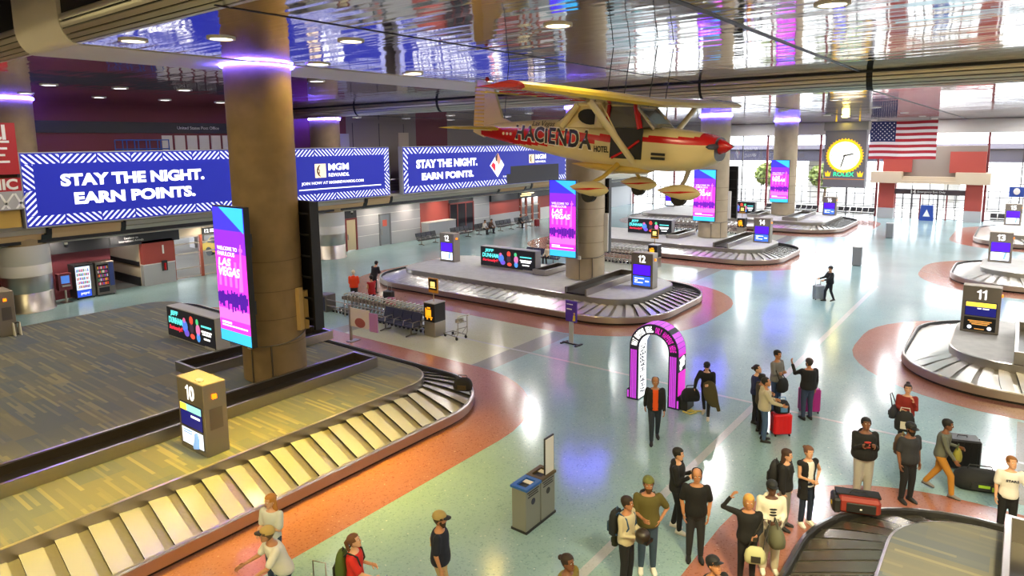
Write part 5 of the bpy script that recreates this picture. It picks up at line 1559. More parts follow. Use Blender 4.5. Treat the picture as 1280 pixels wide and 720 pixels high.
# small floor things far off
t = thing('litter_box', 'slim grey box standing alone on the pale mid floor', 'litter bin', (-8.0, 46, 0))
b = MB(); b.bbox(-.25, .25, -.25, .25, .03, 1.15, .02, M_MGREY); b.box(-.2, .2, -.2, .2, 0, .03, M_DARK); b.obj('body', t); b = MB(); b.bbox(-.27, .27, -.27, .27, 1.15, 1.2, .01, M_LGREY); b.obj('lid', t)
t = thing('litter_box', 'small grey box far off before the end entrance', 'litter bin', (-8.3, 60.5, 0))
b = MB(); b.bbox(-.25, .25, -.25, .25, .03, 1.15, .02, M_MGREY); b.box(-.2, .2, -.2, .2, 0, .03, M_DARK); b.obj('body', t); b = MB(); b.bbox(-.27, .27, -.27, .27, 1.15, 1.2, .01, M_LGREY); b.obj('lid', t)
t = thing('floor_sign', 'blue free-standing sign with a white emblem in the entrance', 'sign', (-7.3, 75.2, 0))
b = MB(); b.extr([(-.6, 0), (.6, 0), (.5, 1.5), (-.5, 1.5)], 'y', -.06, .06, mat('sign_blue_paint', '#24459c', .5)); p = b.obj('panel', t)
b = MB(); b.add([(-.3, -.07, .4), (.3, -.07, .4), (0, -.07, 1.1)], [(0, 1, 2)], M_WPAINT); b.obj('emblem', p)
for s_ in (-1, 1):
    b = MB(); b.tube([(s_ * .5, 0, 1.4), (s_ * .55, .4, 0)], .03, 6, M_STEEL); b.obj('leg', t)
t = thing('floor_sign', 'small white and dark caution sign on the carpet at left edge', 'sign', (-30.3, 8.1, ZP))
b = MB(); b.extr([(-.22, 0), (.22, 0), (.1, .5), (-.1, .5)], 'y', -.1, -.07, M_WHITE); b.obj('front_panel', t)
b = MB(); b.extr([(-.22, 0), (.22, 0), (.1, .5), (-.1, .5)], 'y', .1, .13, M_WHITE); b.box(-.1, .1, -.09, .12, .47, .5, M_DARK); b.obj('rear_panel', t)
t = thing('hanging_sign', 'small blue sign hanging before the windows above number 15', 'sign', (-.5, 74.5, 0))
b = MB(); b.box(-.55, .55, 0, .1, 2.6, 3.5, mat('sign_blue_paint')); b.obj('panel', t)
b = MB(); b.sph((0, -.02, 3.1), (.25, .02, .3), 10, 6, M_WPAINT); b.obj('emblem', t)
b = MB(); b.tube([(-.5, .05, 0), (-.5, .05, 2.7)], .03, 6, M_STEEL); b.tube([(.5, .05, 0), (.5, .05, 2.7)], .03, 6, M_STEEL); b.obj('post', t)
# trees beyond the windows
def tree(x, y, h, label, seed):
    t = thing('tree', label, 'tree', (x, y, -.1))
    rr = random.Random(seed)
    b = MB(); b.tube([(0, 0, 0), (.1, 0, h * .3), (0, .1, h * .6)], [.22, .16, .08], 8, mat('bark', '#6a5644', .9))
    for i in range(5):
        a = 2 * PI * i / 5; b.tube([(0, 0, h * .35), (h * .2 * math.cos(a), h * .2 * math.sin(a), h * .6)], [.08, .03], 5, mat('bark'))
    b.obj('trunk', t)
    b = MB(); m1 = mat('leaf_light', '#8a9650', .8); m2 = mat('leaf_dark', '#66743c', .8)
    for i in range(900):
        a = rr.uniform(0, 2 * PI); c = rr.uniform(-1, 1); r = rr.random() ** .4 * h * .38
        p = Vector((r * math.cos(a) * math.sqrt(1 - c * c), r * math.sin(a) * math.sqrt(1 - c * c), h * .66 + r * c * .8))
        u = Vector((rr.uniform(-1, 1), rr.uniform(-1, 1), rr.uniform(-1, 1))).normalized(); v = u.orthogonal().normalized() * .28
        b.add([p - u * .3, p + v, p + u * .3, p - v], [(0, 1, 2, 3)], m1 if rr.random() < .6 else m2)
    b.obj('foliage', t)
tree(-27, 92, 5.2, 'leafy green tree outside, left of the farthest column', 1); tree(-20.5, 93, 5.0, 'leafy green tree outside, between the farthest column and the clock', 2)
# ------------------------------------------------------------------ people
def remesh(mb, voxel, smooth=3, name='tmp'):
    me = bpy.data.meshes.new(name); me.from_pydata(mb.v, [], mb.f); me.update()
    bm = bmesh.new(); bm.from_mesh(me); bmesh.ops.remove_doubles(bm, verts=bm.verts, dist=1e-5); bmesh.ops.recalc_face_normals(bm, faces=bm.faces); bm.to_mesh(me); bm.free()
    o = bpy.data.objects.new(name, me); COL.objects.link(o)
    r = o.modifiers.new('r', 'REMESH'); r.mode = 'VOXEL'; r.voxel_size = voxel
    s = o.modifiers.new('s', 'SMOOTH'); s.iterations = smooth; s.factor = .5
    dg = bpy.context.evaluated_depsgraph_get()
    out = bpy.data.meshes.new_from_object(o.evaluated_get(dg))
    V = [tuple(v.co) for v in out.vertices]; Fc = [tuple(p.vertices) for p in out.polygons]
    bpy.data.objects.remove(o); bpy.data.meshes.remove(me); bpy.data.meshes.remove(out)
    return V, Fc
def ell(b, secs, n=16):
    """secs: (centre, rx, ry) with horizontal-ish rings"""
    b.loft([[(c[0] + rx * math.cos(2 * PI * k / n), c[1] + ry * math.sin(2 * PI * k / n), c[2]) for k in range(n)] for c, rx, ry in secs])
def limb(b, pts, rs):
    b.tube(pts, rs, 10)
    for p, r in zip(pts, rs): b.sph(tuple(p), r * .99, 10, 8)
SKINS = {'light': '#d9a583', 'tan': '#b9805a', 'brown': '#7d5138', 'dark': '#5c3b2a'}
M_EYE = mat('eye_white', '#e8e4de', .3); M_IRIS = mat('iris_dark', '#231a16', .3)
ARM = {
 'down': ((.13, .0, -1), (.03, .16, -1)), 'relax': ((.16, -.08, -1), (.02, .3, -1)), 'pocket': ((.22, -.12, -1), (-.12, .3, -.9)),
 'crossed': ((.1, .22, -.95), (-.9, .42, .12)), 'hold': ((.1, .12, -1), (-.4, .9, .05)), 'phone': ((.08, .2, -1), (-.38, .8, .5)),
 'reach': ((.12, .55, -.8), (.0, .95, -.25)), 'head': ((.8, .15, .35), (-.5, .12, .85)), 'chin': ((.1, .25, -.95), (-.32, .35, .9)),
 'gesture': ((.25, .75, -.45), (.1, .45, .9)), 'hip': ((.55, -.2, -.85), (-.5, .4, -.62)), 'side': ((.4, .1, -.9), (.12, .3, -.95)),
 'swingf': ((.1, .35, -.95), (.0, .6, -.8)), 'swingb': ((.14, -.4, -.9), (.06, -.1, -1)), 'lap': ((.1, .3, -.95), (-.2, .85, -.45)), 'lean': ((.45, .1, -.85), (.35, .3, -.75)),
}
PEOPLE = []
def person(label, x, y, face, h=1.75, build=1., skin='light', hair=('short', '#2a1f18'), cap=None, top=('tee', '#202024'), inner=None, legs=('trousers', '#26262c'), shoe='#1c1c1e',
           arms=('down', 'down'), stride=0., lean=0., head=(0, 0), beard=None, hood=None, printc=None, prints=None, seated=False, z=0., vox=.018, hem=None, group=None):
    s = h / 1.75
    base = math.atan2(-y, -x) + math.radians(face)
    rz = base - PI / 2
    t = thing('person', label, 'person', (x, y, z), rz, group)
    t['facing'] = face
    W = build
    ln = math.radians(lean)
    hipz = .93 if not seated else .50
    def up(p):      # torso lean about the hips
        y_, z_ = p[1], p[2] - hipz0
        return (p[0], y_ * math.cos(ln) + z_ * math.sin(ln) - (0 if not seated else 0), hipz0 + dz - y_ * math.sin(ln) + z_ * math.cos(ln))
    hipz0 = .93; dz = hipz - .93
    S = lambda p: Vector((p[0] * s, p[1] * s, p[2] * s))
    U = lambda p: S(up(p))
    # legs
    ft = {}
    for sd in (1, -1):
        if seated:
            hp = (sd * .09, 0, hipz); kn = (sd * .11, .42, .5); an = (sd * .11, .40 + .05 * sd, .09); toe = .0
        else:
            st_ = stride * sd
            hp = (sd * .088, 0, hipz - (abs(stride) * .06)); an = (sd * (.09 if stride else .105), st_ * .36, .09 + (max(0, -st_) * .09))
            mx, my, mz = (hp[0] + an[0]) / 2, (hp[1] + an[1]) / 2, (hp[2] + an[2]) / 2
            kn = (mx, my + .03 + abs(stride) * .09, mz + .01)
        ft[sd] = (S(hp), S(kn), S(an))
    # arms
    ar = {}
    for sd, nm in ((1, arms[0]), (-1, arms[1])):
        d1, d2 = ARM[nm] if isinstance(nm, str) else nm
        sh = Vector(up((sd * (.188 + .03 * (W - 1)), 0, 1.405)))
        v1 = Vector((d1[0] * sd, d1[1], d1[2])).normalized(); v2 = Vector((d2[0] * sd, d2[1], d2[2])).normalized()
        el = sh + v1 * .285; wr = el + v2 * .245
        ar[sd] = (sh * s, el * s, wr * s, v2)
    TR_ = [(.82, .075, .08), (.88, .15, .115), (.95, .168, .122), (1.03, .158, .115), (1.12, .142, .105), (1.22, .152, .11), (1.32, .172, .116), (1.39, .168, .104), (1.44, .12, .085), (1.475, .062, .062), (1.53, .052, .054), (1.60, .05, .052)]
    belly = lambda zz: (W - 1) * (.6 + .9 * math.exp(-((zz - 1.05) / .17) ** 2))
    def torso(b, z0, z1, inf, ext=None):
        secs = []
        for zz, rx, ry in TR_:
            if zz < z0 or zz > z1: continue
            q = 1 + belly(zz)
            rx *= 1.07; ry *= 1.12
            secs.append((U((0, .012 * (W - 1) * 4 * math.exp(-((zz - 1.05) / .15) ** 2) if zz < 1.4 else 0, zz)), (rx * q + inf) * s, (ry * q + inf) * s))
        if ext: secs = [(U((0, 0, e[0])), e[1] * s, e[2] * s) for e in ext] + secs
        ell(b, secs)
    b = MB(); torso(b, 0, 2, -.012)
    for sd in (1, -1):
        sh, el, wr, _ = ar[sd]
        limb(b, [sh, el, wr], [.054 * s, .042 * s, .029 * s])
        limb(b, list(ft[sd]), [.082 * s, .056 * s, .038 * s])
    V, Fc = remesh(b, vox * s)
    sk = mat('skin_' + skin, SKINS[skin], .55)
    body = MB(); body.add(V, Fc, sk, True)
    # hands: palm, four fingers and a thumb each
    for sd in (1, -1):
        sh, el, wr, d = ar[sd]
        f = d.normalized(); side = Vector((-sd, 0, 0)); side = (side - f * side.dot(f))
        if side.length < .3: side = Vector((0, 1, 0)) - f * f.y
        side.normalize()                      # palm faces the body's middle
        fwd = f.cross(side) * (1 if f.cross(side).y > 0 else -1)
        k = s
        P = lambda a, c, e: wr + f * a * k + fwd * c * k + side * e * k
        body.loft([[P(a, w * math.cos(q), .014 * math.sin(q)) for q in [2 * PI * i / 8 for i in range(8)]] for a, w in ((-.01, .024), (.03, .036), (.075, .04), (.095, .034))], sk)
        for i, (c, L) in enumerate(((.03, .07), (.011, .08), (-.009, .075), (-.028, .058))):
            body.tube([P(.088, c, 0), P(.088 + L * .5, c * 1.06, .008), P(.088 + L * .85, c * 1.06, .028), P(.088 + L * .95, c, .045)], [.0095 * k, .009 * k, .008 * k, .006 * k], 6, sk)
        body.tube([P(.02, .03, .004), P(.045, .055, .014), P(.07, .058, .03)], [.012 * k, .0105 * k, .007 * k], 6, sk)
    # head
    hc = U((0, .01, 1.635))
    Mh = Matrix.Translation(hc) @ Matrix.Rotation(math.radians(head[0]), 4, 'Z') @ Matrix.Rotation(math.radians(-head[1]) - ln * .5, 4, 'X') @ Matrix.Scale(s * 1.06, 4)
    HR = [(-.112, .028, .03, .045), (-.098, .045, .05, .033), (-.06, .06, .073, .013), (-.02, .071, .087, .002), (.02, .0755, .095, -.005), (.06, .0735, .092, -.008), (.09, .058, .073, -.009), (.108, .034, .043, -.009), (.116, .006, .008, -.009)]
    body.T = Mh
    nn = 18
    body.loft([[(rx * math.cos(2 * PI * k / nn), cy + ry * math.sin(2 * PI * k / nn), zz) for k in range(nn)] for zz, rx, ry, cy in HR], sk)
    body.loft([[(-.008, .085, .02), (.008, .085, .02), (0, .094, .02)], [(-.017, .08, -.03), (.017, .08, -.03), (0, .112, -.027)], [(-.012, .08, -.04), (.012, .08, -.04), (0, .095, -.042)]], sk)
    for sd in (1, -1):
        body.sph((sd * .031, .083, .008), (.013, .008, .008), 8, 6, M_EYE); body.sph((sd * .031, .0895, .008), (.006, .004, .006), 6, 4, M_IRIS)
        body.tube([(sd * .014, .092, .028), (sd * .032, .092, .032), (sd * .05, .082, .026)], .004, 4, mat('hair_' + hair[1], hair[1], .7))
        body.sph((sd * .076, -.006, -.008), (.01, .02, .03), 8, 6, sk)
    body.sph((0, .079, -.062), (.024, .012, .007), 8, 6, mat('lip_' + skin, {'light': '#a8604f', 'tan': '#8c4f40', 'brown': '#5f352b', 'dark': '#43261e'}[skin], .5))
    body.T = Matrix.Identity(4)
    bo = body.obj('body', t)
    # hair and headwear
    def shell(nm, m, f, inf, nz=14, nt=28, zlo=-.13):
        b = MB(); b.T = Mh
        prof = []
        for j in range(nz + 1):
            zz = zlo + (.117 - zlo) * j / nz
            for a, c in zip(HR, HR[1:]):
                if a[0] <= zz <= c[0]:
                    q = (zz - a[0]) / (c[0] - a[0]); prof.append((zz, *[a[i] + (c[i] - a[i]) * q for i in (1, 2, 3)])); break
            else: prof.append((zz, *HR[0][1:]) if zz < 0 else (zz, *HR[-1][1:]))
        P = [[((rx + inf) * math.cos(2 * PI * k / nt), cy + (ry + inf) * math.sin(2 * PI * k / nt), zz + inf * max(0, zz / .11)) for k in range(nt)] for zz, rx, ry, cy in prof]
        vs = [p for r in P for p in r]
        for j in range(nz):
            for k in range(nt):
                k2 = (k + 1) % nt; zz = (prof[j][0] + prof[j + 1][0]) / 2; sy = math.sin(2 * PI * (k + .5) / nt)
                if f(zz, sy): b.add([P[j][k], P[j][k2], P[j + 1][k2], P[j + 1][k]], [(0, 1, 2, 3)], m, True)
        b.add(P[-1], [tuple(range(nt))], m) if f(.117, 0) else None
        return b
    hm = mat('hair_' + hair[1], hair[1], .7)
    line = lambda zz, sy: zz > (.058 if sy > .55 else .015 if sy > .05 else -.03 if sy > -.5 else -.075)
    st_ = hair[0]
    if st_ == 'bald': hb = shell('h', hm, lambda zz, sy: sy < .35 and -.07 < zz < .075 - .03 * max(0, sy), .016)
    elif st_ == 'none': hb = None
    else: hb = shell('h', hm, line, .013)
    if hb:
        if st_ == 'long': hb.loft([[(rx * math.cos(2 * PI * k / 12), cy + ry * math.sin(2 * PI * k / 12), zz) for k in range(12)] for zz, rx, ry, cy in ((.06, .07, .05, -.04), (-.03, .087, .06, -.045), (-.14, .095, .05, -.06), (-.25, .085, .035, -.075), (-.32, .04, .02, -.08))], hm)
        if st_ == 'bob': hb.loft([[(rx * math.cos(2 * PI * k / 14), cy + ry * math.sin(2 * PI * k / 14), zz) for k in range(14)] for zz, rx, ry, cy in ((.09, .06, .06, -.03), (.04, .092, .085, -.03), (-.05, .095, .075, -.04), (-.12, .08, .055, -.05))], hm)
        if st_ in ('bun', 'topbun'): hb.sph((0, -.06, .13) if st_ == 'topbun' else (0, -.12, .05), (.045, .045, .04), 10, 8, hm)
        if st_ == 'pony': hb.tube([(0, -.09, .05), (0, -.14, .02), (0, -.15, -.1), (0, -.12, -.2)], [.03, .035, .03, .01], 8, hm)
        hb.obj('hair', t)
    if beard: shell('b', mat('hair_' + beard, beard, .8), lambda zz, sy: sy > .0 and (zz < -.045 or (sy < .45 and zz < .0)), .008).obj('beard', t)
    if cap:
        cm = mat('cap_' + cap[1], cap[1], .7)
        cb = shell('c', cm, lambda zz, sy: zz > (.045 if sy > .3 else .03 if cap[0] != 'beanie' else .0), .02)
        if cap[0] == 'cap':
            bm_ = mat('cap_' + (cap[2] if len(cap) > 2 else cap[1]), cap[2] if len(cap) > 2 else cap[1], .7)
            cb.loft([[(xx * q, yy, .048 - .018 * (yy - .08) / .1 - abs(xx * q) ** 2 * 2.5 + e) for xx, e in ((-1, 0), (-.5, 0), (0, 0), (.5, 0), (1, 0), (.5, .006), (0, .006), (-.5, .006))] for yy, q in ((.07, .085), (.12, .075), (.16, .055), (.18, .02))], bm_)
        cb.obj('cap' if cap[0] == 'cap' else 'beanie', t)
    # upper clothing
    kind, tc = top
    tm = mat('cloth_' + tc, tc, .85, bump=((11, 11, 6), .55))
    def sleeve(b, inf, long):
        for sd in (1, -1):
            sh, el, wr, d = ar[sd]
            if long == 2: limb(b, [sh, el, wr - d * .015 * s], [(.064 + inf) * s, (.052 + inf) * s, (.039 + inf * .7) * s])
            elif long == 1: limb(b, [sh, sh + (el - sh) * .78], [(.066 + inf) * s, (.064 + inf) * s])
            else: b.sph(tuple(sh), (.062 + inf) * s, 10, 8)
    low = .86 if not seated else .9
    if inner:
        b = MB(); torso(b, low, 1.46, .010); sleeve(b, -.006, 0)
        V, Fc = remesh(b, vox * 1.15 * s); q = MB(); q.add(V, Fc, mat('cloth_' + inner, inner, .85, bump=((11, 11, 6), .55)), True); q.obj('undershirt', t)
    b = MB()
    if kind in ('tee', 'long', 'hoodie', 'jacket', 'coat', 'vest'):
        inf = {'tee': .016, 'long': .016, 'hoodie': .03, 'jacket': .03, 'coat': .03, 'vest': .026}[kind]
        ext = None
        if kind in ('coat', 'vest') and not seated: ext = [(hem or .5, .215 * W, .17 * W), (.7, .2 * W, .16 * W)]
        torso(b, low, 1.462, inf, ext)
        sleeve(b, {'tee': .004, 'long': 0, 'hoodie': .012, 'jacket': .012, 'coat': .012, 'vest': .01}[kind], {'tee': 1, 'vest': 0}.get(kind, 2))
        if kind == 'hoodie' or hood:
            c = U((0, -.07, 1.46)); b.sph(tuple(c), (.115 * s, .07 * s, .06 * s), 12, 8)
        V, Fc = remesh(b, vox * 1.15 * s)
        if inner and kind in ('jacket', 'coat', 'vest'):
            w0 = .065 * s
            Fc = [f for f in Fc if not (abs(sum(V[i][0] for i in f) / len(f)) < w0 and sum(V[i][1] for i in f) / len(f) > math.tan(ln) * max(0, sum(V[i][2] for i in f) / len(f) - hipz * s) + .02 and sum(V[i][2] for i in f) / len(f) < 1.5 * s)]
        q = MB(); q.add(V, Fc, tm, True)
        nm = {'tee': 't_shirt', 'long': 'sweater', 'hoodie': 'hoodie', 'jacket': 'jacket', 'coat': 'coat', 'vest': 'waistcoat'}[kind]
        to = q.obj(nm, t)
        if prints:
            front = prints[0]
            yy = max(v[1] for v in V if abs(v[0]) < .08 and abs(v[2] - 1.24 * s - dz * s) < .05) if front == 'front' else min(v[1] for v in V if abs(v[0]) < .08 and abs(v[2] - 1.24 * s - dz * s) < .05)
            pm = mat('print_' + printc, printc, .7)
            if prints[1] == 'blob':
                g = MB(); yb = (yy + .004) if front == 'front' else (yy - .004)
                for i in range(3): g.sph((0, yb - .012 * (1 if front == 'front' else -1), (1.3 - i * .055) * s), ((.07 - .012 * (i % 2)) * s, .02, .022 * s), 10, 6, pm)
                g.obj('shirt_print', to)
            else:
                text(to, prints[1], (0, yy + .012, (1.29) * s), .1, '+y', pm, fit=.22 * s, fith=.05 * s, bold=.03)
    # legs
    lk, lc = legs
    lm = mat('cloth_' + lc, lc, .85, bump=((11, 11, 6), .55))
    b = MB()
    secs = [(U((0, 0, zz)) , (rx * 1.07 * (1 + belly(zz)) + .008) * s, (ry * 1.12 * (1 + belly(zz)) + .008) * s) for zz, rx, ry in TR_ if .8 < zz < (1.06 if not seated else .98)]
    ell(b, secs)
    wide = {'trousers': .012, 'jeans': .008, 'leggings': .002, 'wide': .024, 'shorts': .022}[lk]
    for sd in (1, -1):
        hp, kn, an = ft[sd]
        if lk == 'shorts': limb(b, [hp, kn + (hp - kn) * .08], [(.086 + wide) * s, (.062 + wide) * s])
        else: limb(b, [hp, kn, an + (kn - an) * .02], [(.09 * (1 + (W - 1) * .6) + wide) * s, (.064 * (1 + (W - 1) * .5) + wide) * s, (.047 + wide) * s])
    V, Fc = remesh(b, vox * 1.15 * s)
    q = MB(); q.add(V, Fc, lm, True); q.obj({'jeans': 'jeans', 'shorts': 'shorts', 'leggings': 'leggings'}.get(lk, 'trousers'), t)
    # shoes
    for sd in (1, -1):
        hp, kn, an = ft[sd]
        pit = 0 if (stride * sd >= 0) else -.35 * abs(stride)
        b = MB(); b.T = Matrix.Translation((an.x, an.y, an.z - .09 * s + (.0))) @ Matrix.Rotation(pit, 4, 'X') @ Matrix.Rotation(-sd * .12, 4, 'Z') @ Matrix.Scale(s, 4)
        m = mat('shoe_' + shoe, shoe, .6)
        b.loft([[(rx * math.cos(q), yy, .012 + hh * (.5 + .5 * math.sin(q)) if math.sin(q) > -.99 else .012) for q in [2 * PI * i / 10 for i in range(10)]] for yy, rx, hh in ((-.075, .02, .05), (-.065, .037, .08), (-.02, .042, .1), (.05, .043, .085), (.11, .047, .055), (.16, .04, .045), (.185, .018, .03))], m)
        b.loft([[(rx * math.cos(q), yy + 0 * q, .013 * (1 + math.sin(q))) for q in [2 * PI * i / 8 for i in range(8)]] for yy, rx in ((-.08, .03), (0, .044), (.1, .05), (.185, .025))], mat('sole_pale', '#cfcac2', .6) if shoe in ('#e8e4dc', '#c8c2b8') else M_BLACK)
        b.obj('shoe', t)
    PEOPLE.append(t)
    t['s'] = s
    return t, U, S, ar
def world(t, p):
    c, s_ = math.cos(t.rotation_euler.z), math.sin(t.rotation_euler.z)
    return (t.location.x + p[0] * c - p[1] * s_, t.location.y + p[0] * s_ + p[1] * c, t.location.z + p[2])
def backpack(pt, U, label, c, c2=None, zc=1.2, size=1., front=False, drop=0.):
    """worn bag: its own thing, at the back (or the front) of the wearer"""
    p = U((0, (.25 if front else -.225), zc - .24 - drop)); w = world(pt, p)
    t = thing('backpack', label, 'backpack', w, pt.rotation_euler.z + (PI if front else 0))
    m = mat('bag_' + c, c, .75); k = size
    b = MB(); b.loft([[(.15 * k * rx * abs(math.cos(q)) ** .6 * (1 if math.cos(q) > 0 else -1), .085 * k * ry * abs(math.sin(q)) ** .6 * (1 if math.sin(q) > 0 else -1), zz * k) for q in [2 * PI * i / 16 for i in range(16)]] for zz, rx, ry in ((0, .8, .7), (.03, 1, 1), (.2, 1.02, 1.1), (.36, .95, .95), (.44, .75, .7), (.48, .35, .3))], m)
    b.obj('bag_body', t)
    b = MB(); m2 = mat('bag_' + (c2 or c), c2 or c, .7)
    b.bbox(-.11 * k, .11 * k, -.13 * k, -.08 * k, .04 * k, .24 * k, .02 * k, m2); b.obj('pocket', t)
    b = MB()
    for sd in (-1, 1): b.tube([(sd * .09, .07, .42 * k), (sd * .12, .14, .5 * k), (sd * .13, .3, .44 * k), (sd * .12, .345, .28 * k), (sd * .13, .24, .1 * k), (sd * .12, .08, .06 * k)], .016, 5, m2)
    b.tube([(-.03, .03, .47 * k), (0, .03, .53 * k), (.03, .03, .47 * k)], .01, 5, m2); b.obj('strap', t)
    return t
def suitcase(label, x, y, rz, w, d, h, c, z=0., handle=True, trim=None):
    t = thing('suitcase', label, 'suitcase', (x, y, z), math.radians(rz))
    m = mat('case_' + c, c, .4)
    b = MB(); b.bbox(-w / 2, w / 2, -d / 2, d / 2, .06, h, .035, m)
    for i in range(5):
        xx = -w / 2 + w * (i + .5) / 5
        b.box(xx - .012, xx + .012, -d / 2 - .008, d / 2 + .008, .12, h - .06, m)
    b.obj('shell', t)
    b = MB(); b.box(-w / 2 - .004, w / 2 + .004, -.012, .012, .07, h - .01, mat('case_' + (trim or '#18181a'), trim or '#18181a', .5)); b.obj('zip', t)
    for sx in (-1, 1):
        for sy in (-1, 1):
            b = MB(); b.tube([(sx * (w / 2 - .06) - .014, sy * (d / 2 - .04), .032), (sx * (w / 2 - .06) + .014, sy * (d / 2 - .04), .032)], .032, 10, M_BLACK); b.obj('wheel', t)
    b = MB(); b.tube([(-.1, 0, h), (-.1, 0, h + .04), (.1, 0, h + .04), (.1, 0, h)], .012, 6, M_BLACK)
    if handle: b.tube([(-.12, d * .3, h), (-.12, d * .3, h + .32), (.12, d * .3, h + .32), (.12, d * .3, h)], .011, 6, M_STEEL)
    b.obj('handle', t)
    return t
def softbag(label, loc, rz, w, d, h, c, c2=None, strap=None, name='bag', cat='bag', sag=.9):
    t = thing(name, label, cat, loc, math.radians(rz)); m = mat('bag_' + c, c, .8)
    b = MB(); b.loft([[(w / 2 * r * abs(math.cos(q)) ** .7 * (1 if math.cos(q) > 0 else -1), d / 2 * r2 * abs(math.sin(q)) ** .8 * (1 if math.sin(q) > 0 else -1), h * zz + .02 * math.sin(3 * q) * r * min(1, w)) for q in [2 * PI * i / 18 for i in range(18)]] for zz, r, r2 in ((.02, .7, .7), (.1, .95, .95), (.4, 1, 1), (.7, sag, .8), (.92, sag * .75, .5), (1, sag * .4, .2))], m); b.obj('bag_body', t)
    b = MB(); b.box(-w * .22, w * .22, -d / 2 - .015, -d / 2 + .03, h * .2, h * .55, mat('bag_' + (c2 or c), c2 or c, .7)); b.obj('pocket', t)
    b = MB(); b.tube([(-w * .25, 0, h * .9), (-w * .2, 0, h + .08), (w * .2, 0, h + .08), (w * .25, 0, h * .9)] if not strap else [(-w * .35, 0, h * .85), (strap[0] - .06, strap[1], strap[2]), (strap[0] + .06, strap[1], strap[2]), (w * .35, 0, h * .85)], .014, 5, mat('bag_' + (c2 or c), c2 or c, .7)); b.obj('strap', t)
    return t
def phone(pt, ar, sd, label, c='#20222a', lift=.1):
    sh, el, wr, d = ar[sd]; w = world(pt, wr + d * .12)
    t = thing('phone', label, 'phone', (w[0], w[1], w[2] - .05), pt.rotation_euler.z)
    b = MB(); b.T = Matrix.Rotation(-.6, 4, 'X'); b.bbox(-.037, .037, -.005, .005, 0, .15, .004, M_BLACK); b.obj('case', t)
    b = MB(); b.T = Matrix.Rotation(-.6, 4, 'X'); b.box(-.033, .033, -.007, -.005, .006, .144, glow('phone_' + c, c, .6)); b.obj('screen', t)
    return t
J = '#2b3446'; BK = '#17171a'
p, U, S, ar = person('man in open black jacket over orange shirt walking past the glowing arch', -7.3, 15.6, 5, 1.76, 1.05, 'tan', ('bald', '#8a8078'), top=('jacket', '#1a1a1d'), inner='#f0581a', legs=('jeans', '#28303c'), arms=('swingb', 'swingf'), stride=.55)
p, U, S, ar = person('woman in black hoodie and cap striding, a coat over her arm', -6.8, 17.95, -8, 1.66, .92, 'light', ('short', '#2a1f1a'), ('cap', '#141416'), ('hoodie', '#151518'), legs=('leggings', '#1a1a1f'), shoe='#c8c2b8', arms=('side', 'hold'), stride=-.6, lean=10)
w = world(p, ar[1][2]); softbag('black bag hanging from the striding woman on her far arm', (w[0] - .1, w[1] - .05, w[2] - .38), 40, .55, .3, .38, '#15151a')
w = world(p, ar[-1][2])
t = thing('folded_coat', 'olive brown coat draped over the striding woman\'s arm', 'coat', (w[0], w[1], w[2]), p.rotation_euler.z)
b = MB(); m = mat('coat_olive', '#4a4228', .9)
b.loft([[(rx * math.cos(q) + cx_, cy_ + ry * math.sin(q), zz) for q in [2 * PI * i / 12 for i in range(12)]] for zz, rx, ry, cx_, cy_ in ((.1, .06, .04, 0, -.05), (.04, .16, .09, 0, -.03), (-.2, .2, .1, -.03, 0), (-.45, .19, .08, -.08, 0), (-.62, .1, .05, -.16, 0))], m); b.obj('cloth', t)
b = MB(); b.tube([(-.08, .02, -.1), (-.2, .02, -.4), (-.28, .0, -.72)], [.06, .06, .05], 8, m); b.obj('sleeve', t)
person('person in navy jacket looking down, at the back of the standing group', -5.53, 18.35, 70, 1.68, .95, 'light', ('bun', '#241b18'), top=('jacket', '#262c52'), legs=('trousers', '#1c1c24'), arms=('phone', 'phone'), head=(0, -22))
person('person in dark patterned jacket seen from behind in the standing group', -5.2, 17.75, 120, 1.66, 1., 'tan', ('short', '#15110f'), top=('jacket', '#4a4136'), legs=('trousers', '#141418'), arms=('hold', 'hold'), head=(0, -15))
p, U, S, ar = person('person in beige hooded top and jeans holding the red suitcase', -4.98, 17.3, 95, 1.74, 1.02, 'tan', ('short', '#1c1614'), top=('hoodie', '#b9ad92'), legs=('jeans', '#3d5474'), arms=('reach', 'hold'), head=(-10, -18))
p, U, S, ar = person('man in grey sweater with arms crossed facing the group', -5.32, 19.5, 55, 1.84, 1.02, 'tan', ('short', '#1a1512'), top=('long', '#7d7b78'), legs=('jeans', '#33456a'), arms=('crossed', 'crossed'))
w = world(p, (.12, .3, .72)); softbag('black shoulder bag on the man with crossed arms', w, math.degrees(p.rotation_euler.z) + 10, .5, .24, .4, '#141416', strap=(-.1, -.25, .62))
p, U, S, ar = person('man in black coat and jeans seen from behind, one hand raised', -4.42, 19.42, -150, 1.8, 1.08, 'tan', ('short', '#3a3430'), top=('jacket', '#161619'), legs=('jeans', '#34405c'), arms=('down', 'gesture'), head=(15, 0), beard='#4a443e')
suitcase('magenta suitcase standing behind the man in the black coat', -4.5, 19.98, 35, .56, .3, .74, '#b0288a')
suitcase('bright red suitcase beside the person in the beige hooded top', -4.72, 17.95, 40, .5, .3, .62, '#d3161c', handle=True)
softbag('black carry bag lying on top of the bright red suitcase', (-4.72, 17.95, .625), 40, .42, .28, .36, '#1a1a20', '#5a8ab8')
p, U, S, ar = person('woman in dark red sweater with hair in a top knot, hand at her chin', -1.95, 18.95, 5, 1.72, 1.02, 'light', ('topbun', '#2c1d18'), top=('long', '#8c2822'), legs=('leggings', '#1a1a1e'), arms=('hold', 'chin'), head=(0, -5))
softbag('black and white rucksack held in front of the woman in dark red', world(p, (.05, .36, .62)), math.degrees(p.rotation_euler.z) + 180, .46, .3, .52, '#1b1b1d', '#cfc8ba')
